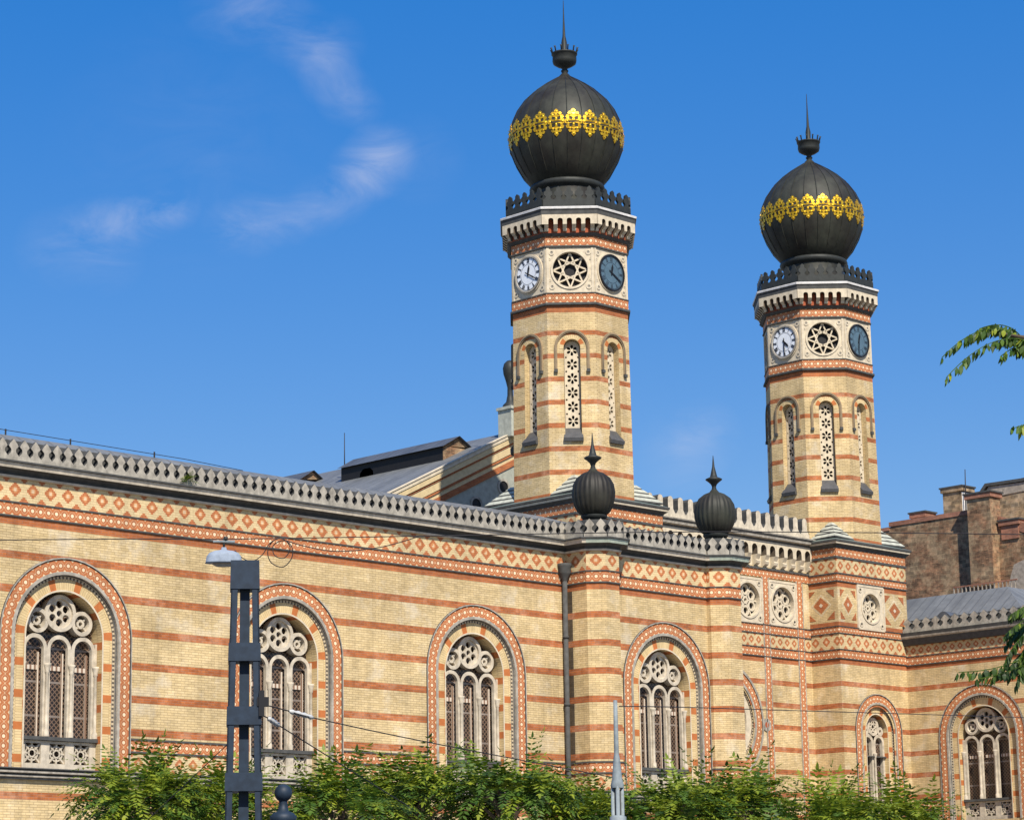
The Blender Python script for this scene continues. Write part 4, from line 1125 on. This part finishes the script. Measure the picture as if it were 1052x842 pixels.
for z0, z1 in ((5.63, 5.95), (4.83, 5.03), (4.13, 4.33), (3.41, 3.61), (2.69, 2.89), (1.9, 2.1), (.0, .9)):
    q = MB(); w0, w1 = hw(z0) + .01, hw(z1) + .01
    lo = [F0.P(x * w0, z0, y * w0) for x, y in ((-1, -1), (1, -1), (1, 1), (-1, 1))]; hi = [F0.P(x * w1, z1, y * w1) for x, y in ((-1, -1), (1, -1), (1, 1), (-1, 1))]
    for i in range(4): q.face([lo[i], lo[(i + 1) % 4], hi[(i + 1) % 4], hi[i]], 'post')
    q.face(hi, 'post'); q.face(lo[::-1], 'post'); q.build('band', lp)
q = MB(); q.box(F0, .14, .27, 4.33, 4.43, .1, .2, 'black'); q.box(F0, .16, .22, 4.22, 4.5, .12, .22, 'black')
q.build('wire_bracket', lp)

# pendant lamp on the span wire
lc = at(230, 570, 29); FL = Frame(lc.x, lc.y, -.60, -.80)
lamp = thing('hanging_street_lamp', 'pale grey street lamp head hanging from the span wire beside the post', 'street lamp', (lc.x, lc.y, lc.z - .1))
h = MB()
lv = [(.195, .09, lc.z - .085), (.188, .09, lc.z - .072), (.178, .085, lc.z - .012), (.155, .075, lc.z + .018), (.10, .05, lc.z + .042), (.04, .035, lc.z + .05), (.028, .028, lc.z + .06), (.026, .026, lc.z + .08)]
lv = [(q0 * 1.11, q1 * 1.11, lc.z + (q2 - lc.z) * 1.11) for q0, q1, q2 in lv]
rings = []
for a, b_, z in lv:
    rings.append([FL.P(a * (abs(math.cos(t_)) ** .6) * math.copysign(1, math.cos(t_)), z, b_ * (abs(math.sin(t_)) ** .6) * math.copysign(1, math.sin(t_))) for t_ in [2 * PI * i / 20 + .01 for i in range(20)]])
for r0, r1 in zip(rings, rings[1:]):
    for i in range(20): h.face([r0[i], r0[(i + 1) % 20], r1[(i + 1) % 20], r1[i]], 'lampgrey', None, True)
h.face(rings[-1], 'lampgrey'); h.face(rings[0][::-1], 'lampgrey'); h.build('lamp_housing', lamp)
h = MB(); rr = []
for k_, z in ((.88, lc.z - .075), (.8, lc.z - .11), (.5, lc.z - .135)):
    rr.append([FL.P(.17 * k_ * math.cos(t_), z, .075 * k_ * math.sin(t_)) for t_ in [2 * PI * i / 20 for i in range(20)]])
for r0, r1 in zip(rr, rr[1:]):
    for i in range(20): h.face([r0[i], r0[(i + 1) % 20], r1[(i + 1) % 20], r1[i]], 'lampglass', None, True)
h.face(rr[-1][::-1], 'lampglass'); h.build('lamp_glass', lamp)
h = MB(); h.box(FL, -.125, .125, lc.z + .15, lc.z + .172, -.015, .015, 'postgrey'); h.tube([FL.P(0, lc.z + .08, 0), FL.P(0, lc.z + .2, 0)], .014, 'iron', 6); h.tube([FL.P(.02, lc.z + .172, 0), FL.P(.02, lc.z + .215, 0)], .026, 'iron', 6)
h.build('hanger', lamp)

def wire_thing(label, pts, rad=.009):
    q = MB(); 
    # smooth the run a little
    P = [Vector(p) for p in pts]; out = []
    for i in range(len(P) - 1):
        p0, p1, p2, p3 = P[max(i - 1, 0)], P[i], P[i + 1], P[min(i + 2, len(P) - 1)]
        for k in range(8):
            t_ = k / 8
            out.append(0.5 * ((2 * p1) + (p2 - p0) * t_ + (2 * p0 - 5 * p1 + 4 * p2 - p3) * t_ * t_ + (3 * p1 - p0 - 3 * p2 + p3) * t_ ** 3))
    out.append(P[-1])
    q.tube(out, rad, 'wire', 6)
    o = q.build('overhead_wire', None, True, out[0]); tag(o, label, 'wire'); return o
wire_thing('long span wire crossing in front of the onion domes and carrying the lamp', [at(-150, 556, 30), at(110, 553.5, 29.30), at(232, 553.5, 29.00), at(430, 550.5, 29.50), at(740, 546, 31), at(1120, 549.5, 34)], .006)
wire_thing('coiled black lamp cable hanging in two loops right of the lamp', [at(241, 565, 29.00), at(250, 573.5, 29.00), at(260, 576, 29.00), at(270, 569, 29.00), at(277, 558, 29.00), at(288, 553, 29.00), at(299, 560, 29.00), at(300, 572, 29.00), at(291, 582, 29.00), at(279, 578, 29.00), at(275, 567, 29.00),
     at(280, 556, 29.02), at(290, 553, 29.02), at(298, 562, 29.02), at(292, 573, 29.02), at(282, 570, 29.02), at(281, 560, 29.04), at(292, 555, 29.04), at(310, 560, 29.05), at(345, 566, 29.10), at(390, 562, 29.30), at(430, 551, 29.50)], .006)
def insul(mb, a, b):
    a, b = Vector(a), Vector(b); pts = [a + (b - a) * (i / 8) for i in range(9)]
    mb.tube(pts, [.012, .03, .02, .034, .022, .034, .02, .03, .012], 'ceramic', 8)
for lab, run, ins in (('upper guy wire with a ceramic insulator running right from the post', [at(266, 722, 28), at(297, 730, 28.3), at(322, 737, 28.6), at(440, 762, 31), at(640, 800, 36)], (1, 2)),
                      ('lower guy wire with a ceramic insulator sloping down right from the post', [at(266, 733, 28), at(275, 737, 28.2), at(287, 745, 28.4), at(362, 792, 30), at(420, 828, 31.5)], (1, 2))):
    o = wire_thing(lab, run, .007)
    q = MB(); insul(q, run[ins[0]], run[ins[1]]) ; q.build('insulator', o)
wire_thing('thin stay wire sloping down left from the lattice post', [at(240, 758, 28), at(200, 796, 28.5), at(130, 862, 29)], .005)
wire_thing('thin contact wire crossing the bay window from the pale pole', [at(636, 725, 30), at(700, 726, 32), at(800, 729, 36), at(1100, 738, 48)], .006)

# ball topped post
bp = at(291, 815, 28); bt = thing('ball_topped_post', 'dark iron post with a ball finial among the tree tops', 'post', (bp.x, bp.y, 0))
q = MB(); q.lathe((bp.x, bp.y), [(.16, 0), (.16, .5), (.11, .6), (.10, 3.05), (.14, 3.08), (.15, 3.14), (.11, 3.18), (.06, 3.2), (.045, 3.28), (.05, 3.32)], 16, 'post'); q.build('shaft', bt)
q = MB(); q.lathe((bp.x, bp.y), [(.04, 3.30)] + [(.098 * math.sin(t_), 3.395 - .098 * math.cos(t_)) for t_ in [PI * i / 12 for i in range(1, 12)]] + [(0, 3.493)], 20, 'post'); q.build('ball', bt)
# pale slender pole
gp = at(634, 800, 30); gt = thing('pale_grey_pole', 'slender pale grey pole with a fluted lower sleeve in front of the bay', 'pole', (gp.x, gp.y, 0))
q = MB(); q.lathe((gp.x, gp.y), [(.03, 3.75), (.027, 4.2), (.024, 4.55), (0, 4.555)], 12, 'postgrey'); q.build('upper_tube', gt)
q = MB(); q.lathe((gp.x, gp.y), [(.075, 3.52), (.08, 3.56), (.062, 3.62), (.04, 3.86), (.03, 3.92)], 12, 'postgrey'); q.build('collar', gt)
q = MB()
for i in range(4):
    a = PI / 4 + i * PI / 2; ox, oy = gp.x + .054 * math.cos(a), gp.y + .054 * math.sin(a); q.tube([(ox, oy, 0), (ox, oy, 3.54)], .023, 'postgrey', 8)
q.lathe((gp.x, gp.y), [(.045, 0), (.045, 3.5)], 8, 'mould')
for z in (.0, 1.6, 3.06): q.lathe((gp.x, gp.y), [(.1, z), (.1, z + .12), (.07, z + .14)], 12, 'postgrey')
q.build('fluted_sleeve', gt)

# ------------------------------------------------------------------ 7 trees
def leaflet(mb, p, dr, up, L, W, mat):
    sd = dr.cross(up)
    if sd.length < 1e-3: sd = Vector((1, 0, 0))
    sd.normalize(); nn = sd.cross(dr)
    mb.face([p, p + dr * L * .32 + sd * W * .5 - nn * W * .12, p + dr * L * .65 + sd * W * .38 - nn * W * .16, p + dr * L, p + dr * L * .65 - sd * W * .38 - nn * W * .16, p + dr * L * .32 - sd * W * .5 - nn * W * .12], mat)
def frond(mb, p, d, L, n, ll, mat, rng, droop=.9, hang=.25, stem=True):
    "pinnate leaf: stem curving down with paired leaflets"
    d = d.normalized(); pts = [p]; cur = p; seg = L / n; dirs = []
    for i in range(n):
        d = (d + Vector((0, 0, -droop / n))).normalized(); cur = cur + d * seg; pts.append(cur); dirs.append(d)
    if stem: mb.tube(pts[::2] if n > 5 else pts, .004, mat, 3, False)
    for i in range(1, n + 1):
        t = dirs[i - 1]; sd = t.cross(Vector((0, 0, 1)))
        if sd.length < .05: sd = Vector((1, 0, 0))
        sd.normalize(); up = sd.cross(t).normalized()
        k = math.sin(PI * (0.18 + .75 * i / n)); l = ll * (0.55 + .5 * k) * rng.uniform(.85, 1.15)
        for s_ in (-1, 1):
            dr = (sd * s_ + t * rng.uniform(.35, .7) + Vector((0, 0, -hang * rng.uniform(.6, 1.6))) + up * rng.uniform(-.1, .15)).normalized()
            leaflet(mb, pts[i], dr, up, l, l * rng.uniform(.27, .36), mat)
    leaflet(mb, pts[-1], dirs[-1], Vector((0, 0, 1)), ll, ll * .4, mat)

def tree(label, x, y, top, rad, seed, nf=320, group='street trees in front of the wing'):
    rng = random.Random(seed); t = thing('street_tree', label, 'tree', (x, y, 0), group)
    tk = MB(); zc = top - rad * .95
    tk.tube([(x, y, 0), (x + .05, y, 1.2), (x - .03, y + .04, zc - rad * .5), (x, y, zc + .2)], [.13, .11, .085, .05], 'bark', 8)
    tips = []
    for i in range(15):
        a = 2 * PI * i / 15 * 2.4 + rng.random(); e = rng.uniform(.05, 1.2); r_ = rad * rng.uniform(.55, .92)
        b0 = Vector((x, y, zc - rad * .45 + rng.random() * .5)); b2 = Vector((x + r_ * math.cos(a) * math.cos(e), y + r_ * math.sin(a) * math.cos(e), zc + r_ * .85 * math.sin(e)))
        b1 = (b0 + b2) / 2 + Vector((0, 0, .12)); tk.tube([b0, b1, b2], [.04, .025, .012], 'bark', 5); tips.append((b0, b1, b2))
    tk.build('trunk', t, merge=False)
    cr = MB(); c = Vector((x, y, zc))
    for i in range(nf):
        b0, b1, b2 = rng.choice(tips); q = rng.uniform(.35, 1.0)
        p = (b1 + (b2 - b1) * q) + Vector((rng.gauss(0, .16), rng.gauss(0, .16), rng.gauss(0, .13))) * rad * .6
        o = (p - c); o = Vector((o.x, o.y, o.z * .8 + .35 * rad)).normalized()
        d = (o + Vector((rng.gauss(0, .5), rng.gauss(0, .5), rng.gauss(0.1, .35)))).normalized()
        L = rng.uniform(.5, .92)
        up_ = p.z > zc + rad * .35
        frond(cr, p, d, L, rng.choice((8, 9, 10, 11)), rng.uniform(.11, .16), 'leaf' if rng.random() < (.78 if up_ else .42) else ('leaf_dark' if up_ or rng.random() < .7 else 'leaf_shade'), rng, droop=rng.uniform(.9, 2.1), stem=False)  # lower fronds take darker greens: crown shade put into the leaf colour
    cr.build('crown', t, merge=False)
    return t

specs = [(142, 782, 41, 'bushy green street tree at the left end of the row, below the first arched window'),
         (225, 796, 42.5, 'green street tree behind the dark lattice post'),
         (350, 782, 41.5, 'green street tree below the second arched window, right of the lattice post'),
         (425, 780, 43, 'green street tree between the second and third arched windows'),
         (522, 770, 42, 'tallest green street tree, in front of the third arched window'),
         (600, 806, 43.5, 'green street tree below the downpipe, just left of the pale pole'),
         (692, 796, 42, 'green street tree in front of the bay window, right of the pale pole'),
         (762, 788, 43.5, 'green street tree in front of the second small onion turret'),
         (842, 808, 42.5, 'green street tree in front of the far tower base'),
         (922, 818, 44, 'low green street tree at the right end of the row')]
for i, (px_, py_, D, lab) in enumerate(specs):
    P_ = at(px_, py_, D); tree(lab, P_.x, P_.y, P_.z + .02, (1.05, 1.0, 1.15, 1.05, 1.1, 1.0, 1.15, 1.05, 1.1, 1.0)[i], 100 + i * 7)

# tall tree at the right edge whose twigs reach into view
rng = random.Random(5)
tp = at(1290, 900, 20); TX, TY = tp.x, tp.y
rt = thing('overhanging_tree', 'tall tree at the right edge with feathery leaf sprays reaching into the picture', 'tree', (TX, TY, 0))
tk = MB(); tk.tube([(TX, TY, 0), (TX + .05, TY, 2.0), (TX - .05, TY + .05, 4.5), (TX, TY, 7.4)], [.2, .17, .13, .06], 'bark', 10)
cr = MB()
def spray(branch, fr_list, ll):
    P = [Vector((TX, TY, branch[0]))] + [at(*b) for b in branch[1:]]
    tk.tube(P, [.045] + [.02] * (len(P) - 2) + [.006], 'bark', 6)
    for (a, m_, b) in fr_list:
        A_, Mi, B_ = at(*a), at(*m_), at(*b); n = 17
        pts = [A_ * (1 - t) ** 2 + Mi * 2 * t * (1 - t) + B_ * t * t for t in [i / n for i in range(n + 1)]]
        cr.tube(pts, .0045, 'leaf_dark', 4, False)
        view = (A_ - EYE).normalized()
        for i in range(2, n + 1):
            t = (pts[i] - pts[i - 1]).normalized(); sd = t.cross(Vector((0, 0, 1))).normalized()
            for s_ in (-1, 1):
                dr = (sd * s_ * rng.uniform(.2, .75) + Vector((0, 0, -1)) * rng.uniform(.6, 1.1) + t * rng.uniform(.15, .5)).normalized()
                l = ll * rng.uniform(.8, 1.15) * (1.0 if i < n - 2 else .8)
                leaflet(cr, pts[i] + Vector((rng.gauss(0, .008), rng.gauss(0, .008), rng.gauss(0, .006))), dr, sd * s_ + Vector((rng.gauss(0, .4), rng.gauss(0, .4), .4)), l, l * rng.uniform(.30, .40), 'leaf_shade' if (rng.random() < .4 or A_.z < 5.2) and rng.random() < .78 else ('leaf' if rng.random() < .25 else 'leaf_dark'))  # low sprays mostly take the shaded leaf colour
spray([5.6, (1150, 380, 20), (1090, 345, 20), (1052, 347, 20), (1030, 343, 20)],
      [((1044, 346, 20), (1012, 322, 20), (968, 367, 19.9)), ((1052, 349, 20), (1015, 340, 19.8), (972, 388, 19.7)), ((1050, 347, 20.1), (1034, 326, 20.1), (1006, 338, 20.1)), ((1056, 352, 20.1), (1046, 352, 20), (1028, 366, 19.9)), ((1060, 350, 20), (1048, 338, 20), (1022, 352, 20.2)), ((1030, 343, 20.1), (1020, 324, 20.2), (994, 350, 20.2)), ((1085, 346, 20), (1065, 340, 20), (1045, 362, 20))], .10)
spray([5.0, (1150, 450, 20), (1080, 436, 20)], [((1085, 437, 20), (1065, 430, 20), (1041, 440, 20)), ((1100, 440, 20), (1090, 440, 20), (1060, 470, 20))], .105)
spray([3.8, (1150, 610, 20), (1085, 615, 20), (1052, 640, 20)],
      [((1085, 618, 20), (1060, 618, 20), (1037, 632, 20)), ((1066, 642, 20), (1040, 655, 19.9), (1030, 690, 19.9)), ((1070, 650, 20), (1052, 668, 19.8), (1045, 703, 19.8)), ((1066, 668, 20), (1030, 690, 19.7), (985, 690, 19.6)),
       ((1070, 672, 20), (1045, 690, 19.7), (1005, 697, 19.6)), ((1064, 640, 20), (1048, 640, 20.2), (1034, 662, 20.2)), ((1075, 655, 20), (1060, 672, 20.1), (1035, 694, 20.1)), ((1072, 630, 20.2), (1050, 634, 20.2), (1033, 652, 20.2)), ((1074, 662, 20.2), (1056, 660, 20.2), (1040, 682, 20.2)), ((1080, 640, 19.9), (1060, 650, 19.9), (1048, 676, 19.9)), ((1070, 625, 20), (1056, 618, 20), (1044, 628, 20))], .098)
for i in range(230):
    a, e = rng.uniform(0, 2 * PI), rng.uniform(-.3, 1.4); r_ = rng.uniform(.9, 2.0)
    p = Vector((TX + r_ * math.cos(a) * math.cos(e), TY + r_ * math.sin(a) * math.cos(e), 6.0 + 1.6 * r_ * math.sin(e) * .7))
    q = R.transposed() @ (p - EYE)
    if 526 + FPX * q.x / -q.z < 1165: continue
    d = (p - Vector((TX, TY, 5.5))).normalized()
    frond(cr, p, d, .6, 9, .11, 'leaf_dark', rng, droop=1.2, stem=False)
    if i % 8 == 0: tk.tube([(TX, TY, rng.uniform(4, 6.5)), tuple(p)], [.035, .01], 'bark', 5)
tk.build('trunk', rt, merge=False); cr.build('crown', rt, merge=False)

# small weed growing on the parapet
wd = MB(); wp_ = Vector((49.5, YW - .22, 16.65))
for i in range(16):
    frond(wd, wp_ + Vector((rng.uniform(-.15, .15), rng.uniform(-.06, .05), rng.uniform(0, .2))), Vector((rng.gauss(0, .5), -.4, rng.uniform(.2, 1))), rng.uniform(.2, .42), 5, .09, 'leaf' if i % 2 else 'leaf_dark', rng, 1.2)
tag(wd.build('parapet_weed', None, False, tuple(wp_)), 'small green weed growing out of the left parapet', 'plant')

# ------------------------------------------------------------------ 8 ground
g = MB(); g.face([(-1500, -1500, 0), (1500, -1500, 0), (1500, 1500, 0), (-1500, 1500, 0)], 'earth'); structure(g.build('ground'))
g = MB(); g.face([(-300, 8, .004), (300, 8, .004), (300, 26, .004), (-300, 26, .004)], 'asphalt'); structure(g.build('road'))
g = MB()
for i in range(-20, 30): g.face([(i * 6, 16.9, .008), (i * 6 + 3, 16.9, .008), (i * 6 + 3, 17.05, .008), (i * 6, 17.05, .008)], 'paint')
structure(g.build('road_marking', None, False))
Fz = Frame(0, 26, 0, -1); g = MB(); g.box(Fz, -300, 300, 0, .13, -37.9, 0, 'paving'); structure(g.build('pavement'))

# ------------------------------------------------------------------ light, sky
EL = math.radians(47); SUNH = Vector((-.475, -.88)).normalized()
sdir = Vector((SUNH.x * math.cos(EL), SUNH.y * math.cos(EL), math.sin(EL)))
sl = bpy.data.lights.new('Sun', 'SUN'); sl.energy = 4.2; sl.angle = math.radians(.53); sl.color = (1.0, .93, .82)
so = bpy.data.objects.new('Sun', sl); COL.objects.link(so); so.rotation_euler = sdir.to_track_quat('Z', 'Y').to_euler(); so.location = (-60, -100, 120)
wld = bpy.data.worlds.new('World'); scn.world = wld; wld.use_nodes = True
nt = wld.node_tree; bg = nt.nodes['Background']; bg.inputs['Strength'].default_value = .085
sky = nt.nodes.new('ShaderNodeTexSky'); sky.sky_type = 'NISHITA'; sky.sun_disc = False
sky.sun_elevation = EL; sky.sun_rotation = math.atan2(SUNH.x, SUNH.y); sky.air_density = 1.0; sky.dust_density = 0.4; sky.ozone_density = 3.0; sky.altitude = 100
class W_: nodes = nt.nodes; links = nt.links
hs_ = nt.nodes.new('ShaderNodeHueSaturation'); hs_.inputs['Saturation'].default_value = 2.42; hs_.inputs['Value'].default_value = 2.58; hs_.inputs['Hue'].default_value = .521
gm = nt.nodes.new('ShaderNodeGamma'); gm.inputs['Gamma'].default_value = .45; nt.links.new(sky.outputs[0], gm.inputs['Color']); nt.links.new(gm.outputs[0], hs_.inputs['Color'])
tc = nt.nodes.new('ShaderNodeTexCoord'); gen = tc.outputs['Generated']
mp = nt.nodes.new('ShaderNodeMapping'); mp.inputs['Scale'].default_value = (26, 26, 60); mp.inputs['Rotation'].default_value = (.5, .3, .9); nt.links.new(gen, mp.inputs[0])
nz = nt.nodes.new('ShaderNodeTexNoise'); nz.inputs['Scale'].default_value = 1.0; nz.inputs['Detail'].default_value = 7; nz.inputs['Roughness'].default_value = .62; nz.inputs['Distortion'].default_value = .8
nt.links.new(mp.outputs[0], nz.inputs['Vector'])
tot = None
for px_, py_, rad_, amp in ((185, 214, .009, .16), (165, 219, .011, .2), (140, 225, .012, .22), (115, 231, .013, .2), (92, 238, .014, .14), (60, 255, .018, .10), (110, 265, .016, .09),
        (400, 155, .013, .16), (388, 166, .016, .22), (372, 178, .015, .18), (352, 200, .013, .14), (325, 212, .013, .14), (295, 222, .013, .15), (262, 230, .014, .15), (235, 234, .012, .12),
        (372, 112, .010, .10), (355, 98, .013, .15), (340, 78, .014, .14), (325, 55, .014, .12), (345, 45, .013, .10), (300, 30, .016, .10), (270, 8, .02, .10), (235, 2, .02, .08),
        (700, 465, .02, .10), (725, 448, .016, .10), (430, 165, .02, .05), (200, 150, .06, .03)):
    v = ray(px_, py_)
    dn = nt.nodes.new('ShaderNodeVectorMath'); dn.operation = 'DISTANCE'; nt.links.new(gen, dn.inputs[0]); dn.inputs[1].default_value = v
    e = E(W_, dn.outputs['Value']).ramp(0, rad_, amp, 0.0)
    tot = e if tot is None else tot + e
fac = tot * E(W_, nz.outputs['Fac']).ramp(.32, .72, 0, 1.5)
mx = nt.nodes.new('ShaderNodeMix'); mx.data_type = 'RGBA'; nt.links.new(fac.s, mx.inputs[0]); nt.links.new(hs_.outputs[0], mx.inputs[6]); mx.inputs[7].default_value = (5.6, 5.7, 6.5, 1)
nt.links.new(mx.outputs[2], bg.inputs['Color'])

vs = scn.view_settings; vs.view_transform = 'Standard'; vs.look = 'None'; vs.exposure = 0.62; vs.gamma = 1.0; vs.use_curve_mapping = False
scn.cycles.max_bounces = 6; scn.cycles.use_denoising = True
scn.render.film_transparent = False
